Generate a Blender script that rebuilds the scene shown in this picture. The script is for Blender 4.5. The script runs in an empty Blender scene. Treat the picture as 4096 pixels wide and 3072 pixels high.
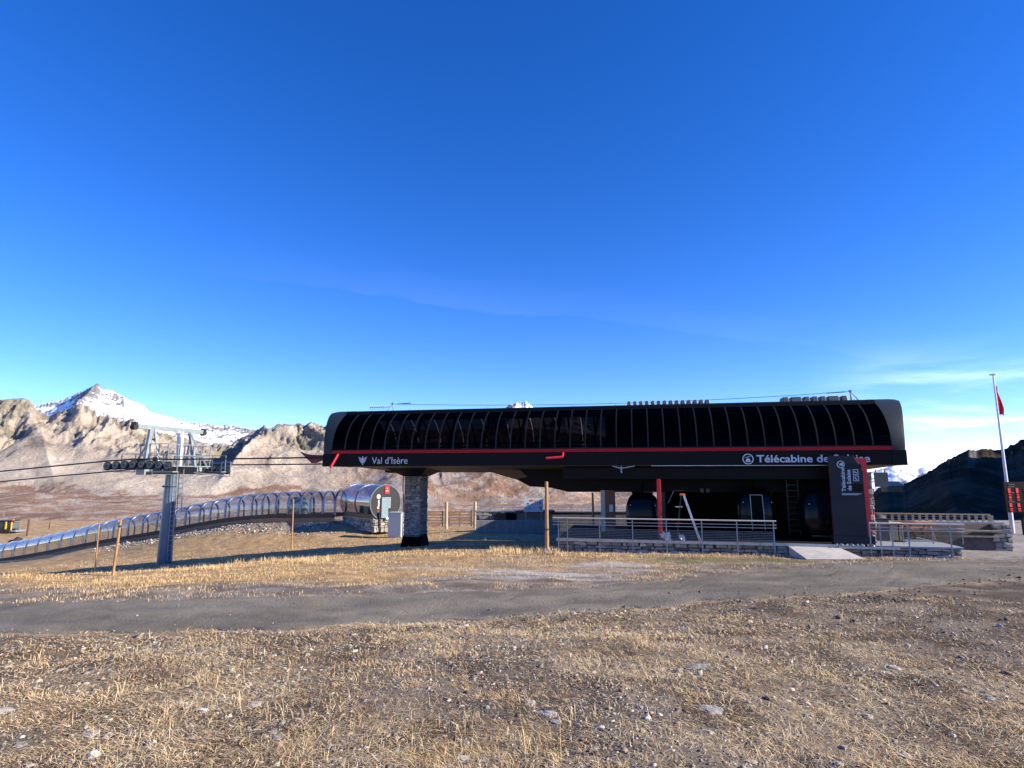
import bpy, bmesh, math, random
import numpy as np
from mathutils import Vector, Matrix

random.seed(7)
RNG = np.random.default_rng(11)
SC = bpy.context.scene
COL = SC.collection
R = math.radians

# ------------------------------------------------------------------ camera
EZ = 1.62                      # eye height above the ground at the camera
PITCH = R(8.44)
FPX = 600.0
cam_d = bpy.data.cameras.new("camera")
cam_d.sensor_width = 36.0
cam_d.lens = FPX / 1024 * 36.0
cam_d.clip_start = 0.1
cam_d.clip_end = 30000
cam = bpy.data.objects.new("camera", cam_d)
COL.objects.link(cam)
cam.location = (0, 0, EZ)
cam.rotation_euler = (math.pi / 2 + PITCH, 0, 0)
SC.camera = cam

# ------------------------------------------------------------------ sky, sun, exposure
SUN_AZ, SUN_EL = R(102.5), R(25.0)       # azimuth clockwise from +Y
world = bpy.data.worlds.new("World")
SC.world = world
world.use_nodes = True
wn, wl = world.node_tree.nodes, world.node_tree.links
wn.clear()
w_out = wn.new("ShaderNodeOutputWorld")
w_bg = wn.new("ShaderNodeBackground")
w_sky = wn.new("ShaderNodeTexSky")
w_sky.sky_type = 'NISHITA'
w_sky.sun_disc = False
w_sky.sun_elevation = SUN_EL
w_sky.sun_rotation = SUN_AZ
w_sky.altitude = 2600
w_sky.air_density = 1.0
w_sky.dust_density = 0.15
w_sky.ozone_density = 3.5
w_bg.inputs['Strength'].default_value = 0.136
w_hsv = wn.new("ShaderNodeHueSaturation")
w_hsv.inputs['Saturation'].default_value = 1.28
w_hsv.inputs['Hue'].default_value = 0.511
w_hsv.inputs['Value'].default_value = 1.0
w_tint = wn.new("ShaderNodeMix")
w_tint.data_type = 'RGBA'
w_tint.blend_type = 'MULTIPLY'
w_tint.inputs[0].default_value = 1.0
w_tint.inputs[7].default_value = (1.0, 0.955, 1.02, 1)
wl.new(w_sky.outputs[0], w_tint.inputs[6])
wl.new(w_tint.outputs[2], w_hsv.inputs['Color'])


def wmath(op, a, b=None, clamp=False):
    n = wn.new("ShaderNodeMath")
    n.operation = op
    n.use_clamp = clamp
    for i, v in enumerate((a, b)):
        if v is None:
            continue
        if isinstance(v, (int, float)):
            n.inputs[i].default_value = v
        else:
            wl.new(v, n.inputs[i])
    return n.outputs[0]


def wsmooth(v, lo, hi):
    n = wn.new("ShaderNodeMapRange")
    n.interpolation_type = 'SMOOTHSTEP'
    wl.new(v, n.inputs[0])
    n.inputs[1].default_value = lo
    n.inputs[2].default_value = hi
    return n.outputs[0]


w_co = wn.new("ShaderNodeTexCoord")
w_sep = wn.new("ShaderNodeSeparateXYZ")
wl.new(w_co.outputs['Generated'], w_sep.inputs[0])
w_map = wn.new("ShaderNodeMapping")
w_map.inputs['Scale'].default_value = (2.2, 2.2, 17.0)
w_map.inputs['Rotation'].default_value = (0, R(4), 0)
wl.new(w_co.outputs['Generated'], w_map.inputs[0])
w_n1 = wn.new("ShaderNodeTexNoise")
w_n1.inputs['Scale'].default_value = 1.25
w_n1.inputs['Detail'].default_value = 9
w_n1.inputs['Roughness'].default_value = 0.58
w_n1.inputs['Distortion'].default_value = 0.5
wl.new(w_map.outputs[0], w_n1.inputs[0])
# low cirrus, denser towards the sunny side of the horizon
low = wmath('MULTIPLY', wsmooth(w_sep.outputs['Z'], 0.19, 0.02), wsmooth(w_sep.outputs['X'], 0.42, 0.62))
c1 = wmath('MULTIPLY', wsmooth(w_n1.outputs[0], 0.44, 0.72), low)
# one long faint streak across the sky
w_dot = wn.new("ShaderNodeVectorMath")
w_dot.operation = 'DOT_PRODUCT'
w_dot.inputs[1].default_value = (0.1246, -0.2624, 0.9569)
wl.new(w_co.outputs['Generated'], w_dot.inputs[0])
w_map2 = wn.new("ShaderNodeMapping")
w_map2.inputs['Scale'].default_value = (3.0, 3.0, 9.0)
wl.new(w_co.outputs['Generated'], w_map2.inputs[0])
w_n2 = wn.new("ShaderNodeTexNoise")
w_n2.inputs['Scale'].default_value = 2.0
w_n2.inputs['Detail'].default_value = 7
wl.new(w_map2.outputs[0], w_n2.inputs[0])
band_off = wmath('ADD', w_dot.outputs['Value'], wmath('MULTIPLY', wmath('SUBTRACT', w_n2.outputs[0], 0.5), 0.05))
band = wmath('MULTIPLY', wsmooth(band_off, -0.004, 0.003), wsmooth(band_off, 0.07, 0.0))
band = wmath('MULTIPLY', band, wsmooth(w_sep.outputs['Y'], 0.2, 0.7))
band = wmath('MULTIPLY', band, wsmooth(w_sep.outputs['X'], -0.52, -0.2))
band = wmath('MULTIPLY', band, wmath('MULTIPLY', wsmooth(w_n2.outputs[0], 0.15, 0.65), 0.014))
cl = wmath('ADD', wmath('MULTIPLY', c1, 1.0), band, True)
w_mix = wn.new("ShaderNodeMix")
w_mix.data_type = 'RGBA'
wl.new(cl, w_mix.inputs['Factor'])
wl.new(w_hsv.outputs[0], w_mix.inputs[6])
w_mix.inputs[7].default_value = (8.4, 9.5, 10.6, 1)
wl.new(w_mix.outputs[2], w_bg.inputs['Color'])
wl.new(w_bg.outputs[0], w_out.inputs[0])

sun_d = bpy.data.lights.new("sun", 'SUN')
sun_d.energy = 5.0
sun_d.angle = R(0.5)
sun_d.color = (1.0, 0.885, 0.73)
sun = bpy.data.objects.new("sun", sun_d)
COL.objects.link(sun)
sdir = Vector((math.sin(SUN_AZ) * math.cos(SUN_EL), math.cos(SUN_AZ) * math.cos(SUN_EL), math.sin(SUN_EL)))
sun.location = sdir * 200
sun.rotation_euler = sdir.to_track_quat('Z', 'Y').to_euler()

SC.view_settings.view_transform = 'Standard'
SC.view_settings.look = 'None'
SC.view_settings.gamma = 1
SC.view_settings.use_curve_mapping = False
SC.view_settings.exposure = 1.0
SC.render.engine = 'CYCLES'
SC.cycles.max_bounces = 8
SC.cycles.transparent_max_bounces = 24
SC.cycles.use_denoising = True

# ------------------------------------------------------------------ measuring helpers
CP, SP = math.cos(PITCH), math.sin(PITCH)


def ray(px, py):
    x, u = (px - 512) / FPX, (384 - py) / FPX
    return Vector((x, CP - u * SP, SP + u * CP))


def at_y(px, py, Y):
    d = ray(px, py)
    return Vector((0, 0, EZ)) + d * (Y / d.y)


ROT = R(12)
OX, OY = 0.0, 29.0
AX = Vector((math.cos(ROT), -math.sin(ROT), 0))    # along the station, to the right
BX = Vector((math.sin(ROT), math.cos(ROT), 0))     # into the station


def W(s, t, z):
    return Vector((OX, OY, 0)) + AX * s + BX * t + Vector((0, 0, z))


def sp(px, py, t=0.0):
    """station coordinates (s, z) of what shows at a place of the photograph at depth t"""
    d = ray(px, py)
    o = Vector((0, 0, EZ)) - Vector((OX, OY, 0))
    k = (t - o.dot(BX)) / d.dot(BX)
    p = o + d * k
    return p.dot(AX), p.z


# ------------------------------------------------------------------ noise
def _hash(ix, iy, seed):
    h = (ix.astype(np.int64) * 374761393 + iy.astype(np.int64) * 668265263 + seed * 1442695041) & 0xFFFFFFFF
    h = ((h ^ (h >> 13)) * 1274126177) & 0xFFFFFFFF
    h = h ^ (h >> 16)
    return (h & 0xFFFFFF) / float(0xFFFFFF)


def vnoise(x, y, seed=0):
    x, y = np.asarray(x, float), np.asarray(y, float)
    ix, iy = np.floor(x), np.floor(y)
    fx, fy = x - ix, y - iy
    fx = fx * fx * fx * (fx * (fx * 6 - 15) + 10)
    fy = fy * fy * fy * (fy * (fy * 6 - 15) + 10)
    a, b = _hash(ix, iy, seed), _hash(ix + 1, iy, seed)
    c, d = _hash(ix, iy + 1, seed), _hash(ix + 1, iy + 1, seed)
    return (a * (1 - fx) + b * fx) * (1 - fy) + (c * (1 - fx) + d * fx) * fy


def fbm(x, y, octs=5, seed=0, gain=0.5, ridged=False):
    tot, amp, norm = 0.0, 1.0, 0.0
    for i in range(octs):
        n = vnoise(x, y, seed + i * 17)
        if ridged:
            n = 1 - np.abs(2 * n - 1)
        tot = tot + n * amp
        norm += amp
        amp *= gain
        x, y = x * 2.03 + 5.2, y * 2.03 + 1.7
    return tot / norm


def sstep(a, b, x):
    t = np.clip((np.asarray(x, float) - a) / (b - a), 0, 1)
    return t * t * (3 - 2 * t)


# ------------------------------------------------------------------ ground shape
# centre line of the covered conveyor: pixel, pixel of its foot, distance
TUN = [(-70, 571, 86), (0, 562.5, 78), (48, 555.5, 71), (114, 542.5, 62), (165, 534.5, 60), (213, 525, 58),
       (250, 519.5, 56), (292, 517.8, 54.6), (341, 517.6, 53.7)]
TPTS = np.array([list(at_y(*a)) for a in TUN])


def tun_dist(x, y):
    """distance to the conveyor centre line and its height there"""
    best = np.full(np.shape(x), 1e9)
    bz = np.zeros(np.shape(x))
    for i in range(len(TPTS) - 1):
        p, q = TPTS[i], TPTS[i + 1]
        d = q[:2] - p[:2]
        L2 = d @ d
        u = np.clip(((x - p[0]) * d[0] + (y - p[1]) * d[1]) / L2, 0, 1)
        dd = np.hypot(x - (p[0] + u * d[0]), y - (p[1] + u * d[1]))
        m = dd < best
        best = np.where(m, dd, best)
        bz = np.where(m, p[2] + u * (q[2] - p[2]), bz)
    return best, bz


def g0(x, y):
    """lie of the land without its small bumps"""
    x, y = np.asarray(x, float), np.asarray(y, float)
    yy = np.maximum(y, -30)
    z = -0.068 * np.minimum(yy, 28)
    z = z - 0.05 * (np.clip(yy, 28, 75) - 28)
    # the right-hand side stays level behind the station
    lev = sstep(6, 14, x) * sstep(24, 32, y)
    z = z * (1 - lev) + (-1.78) * lev
    # falls away to the left behind the first rise
    left = np.clip(-2.5 - x, 0, 66)
    left = np.sqrt(left * left + 4) - 2
    z = z - 0.086 * np.maximum(left, 0) * sstep(13.5, 31, y)
    # behind the camera it keeps level
    z = np.where(y < 0, -0.03 * y * 0, z)
    # conveyor bank
    d, bz = tun_dist(x, y)
    e = bz - 0.28 - 0.30 * np.maximum(d - 1.5, 0)
    k = 0.5
    z = np.where(y > 30, np.log(np.exp(np.clip(z / k, -300, 300)) + np.exp(np.clip(e / k, -300, 300))) * k, z)
    # valley edge
    yf = np.interp(x, [-140, -90, -40, -15, 4, 10, 60], [150, 145, 90, 66, 64, 41, 45])
    over = np.maximum(y - yf, 0)
    z = z - np.minimum(over * 0.55 * sstep(0, 12, over), 260)
    return z


def micro(x, y):
    a = (fbm(x * 0.16, y * 0.16, 3, 3) - 0.5) * 0.28 + (fbm(x * 0.9, y * 0.9, 3, 5) - 0.5) * 0.10
    far = sstep(20, 30, y) * sstep(-12, -4, x) * sstep(21, 12, x) * 0.75
    return a * (1 - far) * sstep(0, 3, np.hypot(x, y))


# the dirt road, as seen from the camera: centre line and half width in metres
def g(x, y):
    return g0(x, y) + micro(x, y)


def gz(x, y):
    return float(g(np.array([x]), np.array([y]))[0])


def hit(px, py, far=260):
    d = ray(px, py)
    ys = np.geomspace(2.0, far, 3000)
    P = np.outer(ys / d.y, np.array(d)) + np.array([0, 0, EZ])
    below = P[:, 2] < g(P[:, 0], P[:, 1])
    i = int(np.argmax(below)) if below.any() else len(ys) - 1
    return Vector((P[i, 0], P[i, 1], gz(P[i, 0], P[i, 1])))


# ------------------------------------------------------------------ object helpers
def tag(o, label=None, cat=None, group=None, kind=None):
    if label:
        o["label"] = label
    if cat:
        o["category"] = cat
    if group:
        o["group"] = group
    if kind:
        o["kind"] = kind
    return o


def thing(name, loc, label, cat, group=None):
    o = bpy.data.objects.new(name, None)
    COL.objects.link(o)
    o.location = loc
    o.empty_display_size = 0.2
    return tag(o, label, cat, group)


def root_loc(o):
    while o.parent:
        o = o.parent
    return Vector(o.location)


class MB:
    def __init__(self):
        self.v, self.f = [], []

    def add(self, vs, fs):
        b = len(self.v)
        self.v += [Vector(a) for a in vs]
        self.f += [tuple(i + b for i in f) for f in fs]
        return self

    def hexa(self, c):
        return self.add(c, [(0, 3, 2, 1), (4, 5, 6, 7), (0, 1, 5, 4), (1, 2, 6, 5), (2, 3, 7, 6), (3, 0, 4, 7)])

    def sbox(self, s0, s1, t0, t1, z0, z1):
        return self.hexa([W(s0, t0, z0), W(s1, t0, z0), W(s1, t1, z0), W(s0, t1, z0),
                          W(s0, t0, z1), W(s1, t0, z1), W(s1, t1, z1), W(s0, t1, z1)])

    def obox(self, c, u, v, w, a, b, h):
        """box round centre c with unit axes u, v, w and full sizes a, b, h"""
        c, u, v, w = Vector(c), Vector(u) * a / 2, Vector(v) * b / 2, Vector(w) * h / 2
        return self.hexa([c - u - v - w, c + u - v - w, c + u + v - w, c - u + v - w,
                          c - u - v + w, c + u - v + w, c + u + v + w, c - u + v + w])

    def box(self, x0, x1, y0, y1, z0, z1):
        return self.hexa([(x0, y0, z0), (x1, y0, z0), (x1, y1, z0), (x0, y1, z0),
                          (x0, y0, z1), (x1, y0, z1), (x1, y1, z1), (x0, y1, z1)])

    def cyl(self, p0, p1, r0, r1=None, n=10, cap=True):
        p0, p1 = Vector(p0), Vector(p1)
        r1 = r0 if r1 is None else r1
        d = (p1 - p0).normalized()
        a = d.orthogonal().normalized()
        b = d.cross(a)
        vs = []
        for p, r in ((p0, r0), (p1, r1)):
            for i in range(n):
                q = 2 * math.pi * i / n
                vs.append(p + (a * math.cos(q) + b * math.sin(q)) * r)
        fs = [(i, (i + 1) % n, n + (i + 1) % n, n + i) for i in range(n)]
        if cap:
            fs += [tuple(range(n - 1, -1, -1)), tuple(range(n, 2 * n))]
        return self.add(vs, fs)

    def bar(self, p0, p1, w, h=None, up=(0, 0, 1)):
        """rectangular bar from p0 to p1"""
        p0, p1 = Vector(p0), Vector(p1)
        h = w if h is None else h
        d = (p1 - p0).normalized()
        u = Vector(up)
        if abs(d.dot(u)) > 0.98:
            u = Vector(AX)
        a = d.cross(u).normalized()
        b = a.cross(d)
        a, b = a * w / 2, b * h / 2
        return self.hexa([p0 - a - b, p0 + a - b, p0 + a + b, p0 - a + b, p1 - a - b, p1 + a - b, p1 + a + b, p1 - a + b])

    def tube(self, pts, r, n=6):
        pts = [Vector(p) for p in pts]
        vs, fs = [], []
        for i, p in enumerate(pts):
            d = (pts[min(i + 1, len(pts) - 1)] - pts[max(i - 1, 0)]).normalized()
            a = d.cross(Vector((0, 0, 1)))
            a = a.normalized() if a.length > 1e-3 else d.orthogonal().normalized()
            b = d.cross(a)
            for k in range(n):
                q = 2 * math.pi * k / n
                vs.append(p + (a * math.cos(q) + b * math.sin(q)) * r)
        for i in range(len(pts) - 1):
            for k in range(n):
                fs.append((i * n + k, i * n + (k + 1) % n, (i + 1) * n + (k + 1) % n, (i + 1) * n + k))
        fs += [tuple(range(n - 1, -1, -1)), tuple(range((len(pts) - 1) * n, len(pts) * n))]
        return self.add(vs, fs)

    def prism(self, poly, vec):
        poly = [Vector(p) for p in poly]
        n = len(poly)
        vec = Vector(vec)
        fs = [tuple(range(n)), tuple(range(2 * n - 1, n - 1, -1))]
        fs += [(i, n + i, n + (i + 1) % n, (i + 1) % n) for i in range(n)]
        return self.add(poly + [p + vec for p in poly], fs)

    def loft(self, rows, close=False):
        """rows of equal length joined to a sheet"""
        m = len(rows[0])
        vs = [p for r in rows for p in r]
        fs = []
        for i in range(len(rows) - 1):
            for k in range(m if close else m - 1):
                fs.append((i * m + k, i * m + (k + 1) % m, (i + 1) * m + (k + 1) % m, (i + 1) * m + k))
        return self.add(vs, fs)

    def lathe(self, base, prof, n=16):
        base = Vector(base)
        rows = [[base + Vector((r * math.cos(2 * math.pi * k / n), r * math.sin(2 * math.pi * k / n), z)) for k in range(n)] for r, z in prof]
        return self.loft(rows, True)

    def build(self, name, mat, parent=None, origin=None, smooth=False, bevel=0):
        if parent is not None:
            o = root_loc(parent)
        else:
            o = Vector(origin) if origin is not None else Vector((0, 0, 0))
        me = bpy.data.meshes.new(name)
        me.from_pydata([tuple(v - o) for v in self.v], [], self.f)
        bm = bmesh.new()
        bm.from_mesh(me)
        bmesh.ops.recalc_face_normals(bm, faces=bm.faces)
        if bevel:
            bmesh.ops.bevel(bm, geom=list(bm.edges), offset=bevel, segments=1, affect='EDGES')
        bm.to_mesh(me)
        bm.free()
        if smooth:
            me.polygons.foreach_set('use_smooth', [True] * len(me.polygons))
            try:
                me.set_sharp_from_angle(angle=R(38))
            except Exception:
                pass
        me.materials.append(M[mat] if isinstance(mat, str) else mat)
        ob = bpy.data.objects.new(name, me)
        COL.objects.link(ob)
        if parent is not None:
            ob.parent = parent
        else:
            ob.location = o
        return ob


def np_mesh(name, V, Fa, mat, cols=None, smooth=False, parent=None, origin=(0, 0, 0)):
    V = np.asarray(V, np.float32) - np.asarray(origin, np.float32)
    Fa = np.asarray(Fa, np.int32)
    n, k = Fa.shape
    me = bpy.data.meshes.new(name)
    me.vertices.add(len(V))
    me.vertices.foreach_set('co', V.ravel())
    me.loops.add(n * k)
    me.loops.foreach_set('vertex_index', Fa.ravel())
    me.polygons.add(n)
    me.polygons.foreach_set('loop_start', np.arange(0, n * k, k, dtype=np.int32))
    if smooth:
        me.polygons.foreach_set('use_smooth', np.ones(n, bool))
    me.update(calc_edges=True)
    if cols is not None:
        at = me.color_attributes.new('Col', 'FLOAT_COLOR', 'POINT')
        c = np.ones((len(V), 4), np.float32)
        c[:, :3] = cols
        at.data.foreach_set('color', c.ravel())
    me.materials.append(M[mat])
    ob = bpy.data.objects.new(name, me)
    ob.location = origin
    COL.objects.link(ob)
    if parent is not None:
        ob.parent = parent
        ob.location = (0, 0, 0)
    return ob


def grid_faces(nr, nc):
    i = np.arange(nr - 1)[:, None] * nc + np.arange(nc - 1)[None, :]
    return np.stack([i, i + 1, i + nc + 1, i + nc], -1).reshape(-1, 4)


# ------------------------------------------------------------------ materials
M = {}


def nm(name):
    m = bpy.data.materials.new(name)
    m.use_nodes = True
    M[name] = m
    nt = m.node_tree
    return m, nt, nt.nodes['Principled BSDF']


def lk(nt, a, b):
    nt.links.new(a, b)


def noise(nt, scale, detail=5, rough=0.55, coord='Object', stretch=None):
    tc = nt.nodes.new("ShaderNodeTexCoord")
    src = tc.outputs[coord]
    if stretch:
        mp = nt.nodes.new("ShaderNodeMapping")
        mp.inputs['Scale'].default_value = stretch
        lk(nt, src, mp.inputs[0])
        src = mp.outputs[0]
    n = nt.nodes.new("ShaderNodeTexNoise")
    n.inputs['Scale'].default_value = scale
    n.inputs['Detail'].default_value = detail
    n.inputs['Roughness'].default_value = rough
    lk(nt, src, n.inputs['Vector'])
    return n.outputs[0]


def ramp(nt, fac, stops):
    r = nt.nodes.new("ShaderNodeValToRGB")
    els = r.color_ramp.elements
    while len(els) > 1:
        els.remove(els[0])
    els[0].position = stops[0][0]
    els[0].color = (*stops[0][1], 1)
    for p, c in stops[1:]:
        e = els.new(p)
        e.color = (*c, 1)
    lk(nt, fac, r.inputs[0])
    return r.outputs[0]


def mixc(nt, fac, a, b, mode='MIX'):
    m = nt.nodes.new("ShaderNodeMix")
    m.data_type = 'RGBA'
    m.blend_type = mode
    if isinstance(fac, (int, float)):
        m.inputs[0].default_value = fac
    else:
        lk(nt, fac, m.inputs[0])
    for s, v in ((6, a), (7, b)):
        if isinstance(v, tuple):
            m.inputs[s].default_value = (*v, 1)
        else:
            lk(nt, v, m.inputs[s])
    return m.outputs[2]


def bumpn(nt, bsdf, h, strength=0.3, dist=0.02):
    b = nt.nodes.new("ShaderNodeBump")
    b.inputs['Strength'].default_value = strength
    b.inputs['Distance'].default_value = dist
    lk(nt, h, b.inputs['Height'])
    lk(nt, b.outputs[0], bsdf.inputs['Normal'])


def pm(name, col, rough=0.6, metal=0.0, var=0.18, scale=3.0, bump=0.0, bscale=40, spec=0.5, stretch=None):
    m, nt, b = nm(name)
    b.inputs['Roughness'].default_value = rough
    b.inputs['Metallic'].default_value = metal
    b.inputs['Specular IOR Level'].default_value = spec
    n = noise(nt, scale, 6, 0.6, stretch=stretch)
    lo, hi = tuple(c * (1 - var) for c in col), tuple(min(1, c * (1 + var)) for c in col)
    lk(nt, ramp(nt, n, [(0.3, lo), (0.7, hi)]), b.inputs['Base Color'])
    if bump:
        bumpn(nt, b, noise(nt, bscale, 5, stretch=stretch), bump, 0.02)
    return m


pm('black_panel', (0.0032, 0.0032, 0.0038), 0.5, spec=0.16)
pm('black_matt', (0.003, 0.003, 0.0035), 0.8, spec=0.1)
pm('rib_grey', (0.006, 0.007, 0.008), 0.5, spec=0.25)
pm('cap_grey', (0.019, 0.026, 0.028), 0.5, var=0.1, spec=0.3)
pm('red_band', (0.40, 0.008, 0.014), 0.5, var=0.08, spec=0.2)
pm('red_pole', (0.62, 0.022, 0.045), 0.4, var=0.08)
pm('dark_red', (0.16, 0.022, 0.026), 0.5)
pm('red_sign', (0.62, 0.012, 0.02), 0.4, var=0.06)
pm('letter', (0.55, 0.62, 0.70), 0.5, var=0.04)
pm('white_paint', (0.78, 0.78, 0.78), 0.5, var=0.06)
pm('white_lit', (0.82, 0.80, 0.79), 0.4, var=0.05)
pm('steel', (0.46, 0.48, 0.50), 0.38, 0.75, var=0.2, scale=6)
pm('galv', (0.30, 0.34, 0.36), 0.5, 0.45, var=0.2, scale=5)
pm('mast_grey', (0.125, 0.17, 0.22), 0.38, 0.35, var=0.14, scale=1.2, stretch=(3, 3, .5))
pm('tower_grey', (0.25, 0.30, 0.32), 0.5, 0.2, var=0.15)
pm('rubber', (0.02, 0.021, 0.023), 0.7, var=0.2)
pm('sheave', (0.05, 0.055, 0.06), 0.45, 0.4)
pm('wheel_disc', (0.13, 0.135, 0.14), 0.45, 0.5)
pm('cable', (0.02, 0.021, 0.024), 0.6, 0.2)
pm('vent_grey', (0.095, 0.11, 0.112), 0.55, var=0.1)
pm('concrete', (0.50, 0.47, 0.42), 0.85, var=0.16, scale=2.5, bump=0.3, bscale=30)
pm('concrete_dark', (0.24, 0.24, 0.235), 0.9, var=0.2, scale=2, bump=0.3, bscale=30, stretch=(2, 2, .6))
pm('deck_grey', (0.30, 0.32, 0.34), 0.6, 0.2, var=0.15)
pm('wood_pole', (0.34, 0.19, 0.085), 0.8, var=0.35, scale=4, bump=0.4, bscale=20, stretch=(6, 6, .6))
pm('wood_dark', (0.10, 0.065, 0.045), 0.8, var=0.3, scale=4, stretch=(3, 3, 1))
pm('wood_brown', (0.20, 0.115, 0.055), 0.75, var=0.3, scale=3, bump=0.3, bscale=12, stretch=(1, 1, 5))
pm('wood_pale', (0.46, 0.36, 0.22), 0.75, var=0.25, scale=3, stretch=(3, 3, 1))
pm('fence_wood', (0.36, 0.20, 0.095), 0.75, var=0.3, scale=3, stretch=(1, 1, 5))
pm('wood_orange', (0.42, 0.17, 0.06), 0.65, var=0.3, scale=4)
pm('soffit', (0.10, 0.075, 0.055), 0.6, var=0.25, scale=1.5, stretch=(4, 1, 1))
pm('orange_wall', (0.10, 0.04, 0.012), 0.8)
pm('pillar_red', (0.20, 0.10, 0.075), 0.7, var=0.2)
pm('pillar_white', (0.5, 0.48, 0.46), 0.7, var=0.12)
pm('mortar', (0.10, 0.10, 0.095), 0.95, var=0.3, bump=0.5, bscale=25)
pm('totem_grey', (0.013, 0.016, 0.022), 0.5, var=0.1, spec=.3)
pm('deck_shaded', (0.016, 0.016, 0.018), 0.9, var=0.2, spec=.05)  # grey deck with the canopy's shade put into its colour
pm('rail_steel', (0.52, 0.50, 0.47), 0.45, 0.15, var=0.12)
pm('drum_grey', (0.013, 0.013, 0.017), 0.7, var=0.15)
pm('shutter', (0.20, 0.29, 0.34), 0.5, var=0.08)
pm('cabinet_grey', (0.52, 0.55, 0.55), 0.45, var=0.04)
pm('yellow', (0.72, 0.46, 0.03), 0.5)
pm('board_white', (0.62, 0.66, 0.72), 0.6, var=0.06)
pm('screen_blue', (0.04, 0.10, 0.14), 0.4)
pm('teal_machine', (0.10, 0.17, 0.17), 0.5)
pm('orange', (0.75, 0.16, 0.03), 0.5)
pm('ladder_alu', (0.62, 0.64, 0.67), 0.35, 0.5, var=0.1)
pm('groomer_dark', (0.05, 0.06, 0.05), 0.5)
pm('roof_far', (0.30, 0.28, 0.27), 0.7)
pm('earth_bank', (0.14, 0.105, 0.08), 0.95, var=0.35, scale=2, bump=0.6, bscale=8)
pm('flag_red', (0.75, 0.03, 0.06), 0.7, var=0.1)
pm('green_tuft', (0.10, 0.16, 0.03), 0.8)
pm('cab_black', (0.004, 0.004, 0.005), 0.25, var=0.1, spec=0.2)
pm('cab_window', (0.004, 0.006, 0.012), 0.12, spec=0.14)
pm('led_red', (0.55, 0.015, 0.015), 0.5)
nt = M['led_red'].node_tree
bb = nt.nodes['Principled BSDF']
bb.inputs['Emission Color'].default_value = (1, 0.02, 0.025, 1)
bb.inputs['Emission Strength'].default_value = 0.16
pm('arch_metal', (0.20, 0.24, 0.30), 0.32, 0.7, var=0.1)


def glass_mat(name, tint, refl=1.0, rough=0.02, f0=0.05):
    m = bpy.data.materials.new(name)
    m.use_nodes = True
    M[name] = m
    nt = m.node_tree
    nt.nodes.clear()
    out = nt.nodes.new("ShaderNodeOutputMaterial")
    tr = nt.nodes.new("ShaderNodeBsdfTransparent")
    tr.inputs[0].default_value = (*tint, 1)
    gl = nt.nodes.new("ShaderNodeBsdfGlossy")
    gl.inputs['Roughness'].default_value = rough
    gl.inputs['Color'].default_value = (refl, refl, refl, 1)
    lw = nt.nodes.new("ShaderNodeLayerWeight")
    lw.inputs['Blend'].default_value = 0.5
    pw = nt.nodes.new("ShaderNodeMath")
    pw.operation = 'POWER'
    pw.inputs[1].default_value = 4.0
    lk(nt, lw.outputs['Facing'], pw.inputs[0])
    fr = nt.nodes.new("ShaderNodeMath")
    fr.operation = 'MULTIPLY_ADD'
    fr.inputs[1].default_value = 0.9 - f0
    fr.inputs[2].default_value = f0
    lk(nt, pw.outputs[0], fr.inputs[0])
    mx = nt.nodes.new("ShaderNodeMixShader")
    lk(nt, fr.outputs[0], mx.inputs[0])
    lk(nt, tr.outputs[0], mx.inputs[1])
    lk(nt, gl.outputs[0], mx.inputs[2])
    lk(nt, mx.outputs[0], out.inputs[0])


glass_mat('tinted_pane', (0.075, 0.07, 0.08), 0.07, 0.05)
glass_mat('tunnel_glazing', (0.78, 0.82, 0.88), 0.85, 0.05, 0.09)
glass_mat('drum_glazing', (0.50, 0.52, 0.56), 0.9, 0.04, 0.16)
glass_mat('clear_panel', (0.66, 0.74, 0.80), 0.9, 0.05)


# stone: colour from each stone's own random number
m, nt, b = nm('stone')
oi = nt.nodes.new("ShaderNodeObjectInfo")
base = ramp(nt, oi.outputs['Random'], [(0.0, (0.14, 0.14, 0.13)), (0.25, (0.30, 0.285, 0.26)), (0.5, (0.42, 0.40, 0.36)),
                                       (0.75, (0.22, 0.215, 0.20)), (1.0, (0.52, 0.48, 0.42))])
nz = noise(nt, 9, 7, 0.65)
lk(nt, mixc(nt, 1.0, base, ramp(nt, nz, [(0.25, (0.55, 0.55, 0.57)), (0.5, (0.95, 0.94, 0.92)), (0.75, (1.25, 1.22, 1.15))]), 'MULTIPLY'), b.inputs['Base Color'])
b.inputs['Roughness'].default_value = 0.9
bumpn(nt, b, noise(nt, 22, 6, 0.65), 0.6, 0.02)
m, nt, b = nm('slate')
oi = nt.nodes.new("ShaderNodeObjectInfo")
base = ramp(nt, oi.outputs['Random'], [(0.0, (0.15, 0.155, 0.16)), (0.4, (0.25, 0.25, 0.26)), (0.7, (0.34, 0.34, 0.34)), (1.0, (0.20, 0.205, 0.215))])
nz = noise(nt, 7, 6, 0.6)
lk(nt, mixc(nt, 1.0, base, ramp(nt, nz, [(0.3, (0.7, 0.7, 0.7)), (0.7, (1.15, 1.15, 1.15))]), 'MULTIPLY'), b.inputs['Base Color'])
b.inputs['Roughness'].default_value = 0.8
bumpn(nt, b, noise(nt, 18, 6, 0.65), 0.5, 0.02)
m, nt, b = nm('loose_stone')
oi = nt.nodes.new("ShaderNodeObjectInfo")
base = ramp(nt, oi.outputs['Random'], [(0.0, (0.20, 0.205, 0.21)), (0.35, (0.34, 0.33, 0.31)), (0.7, (0.44, 0.41, 0.37)), (1.0, (0.24, 0.245, 0.26))])
nz = noise(nt, 14, 7, 0.65)
lk(nt, mixc(nt, 1.0, base, ramp(nt, nz, [(0.25, (0.6, 0.6, 0.62)), (0.55, (1.0, 0.98, 0.95)), (0.8, (1.2, 1.15, 1.08))]), 'MULTIPLY'), b.inputs['Base Color'])
b.inputs['Roughness'].default_value = 0.9
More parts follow.
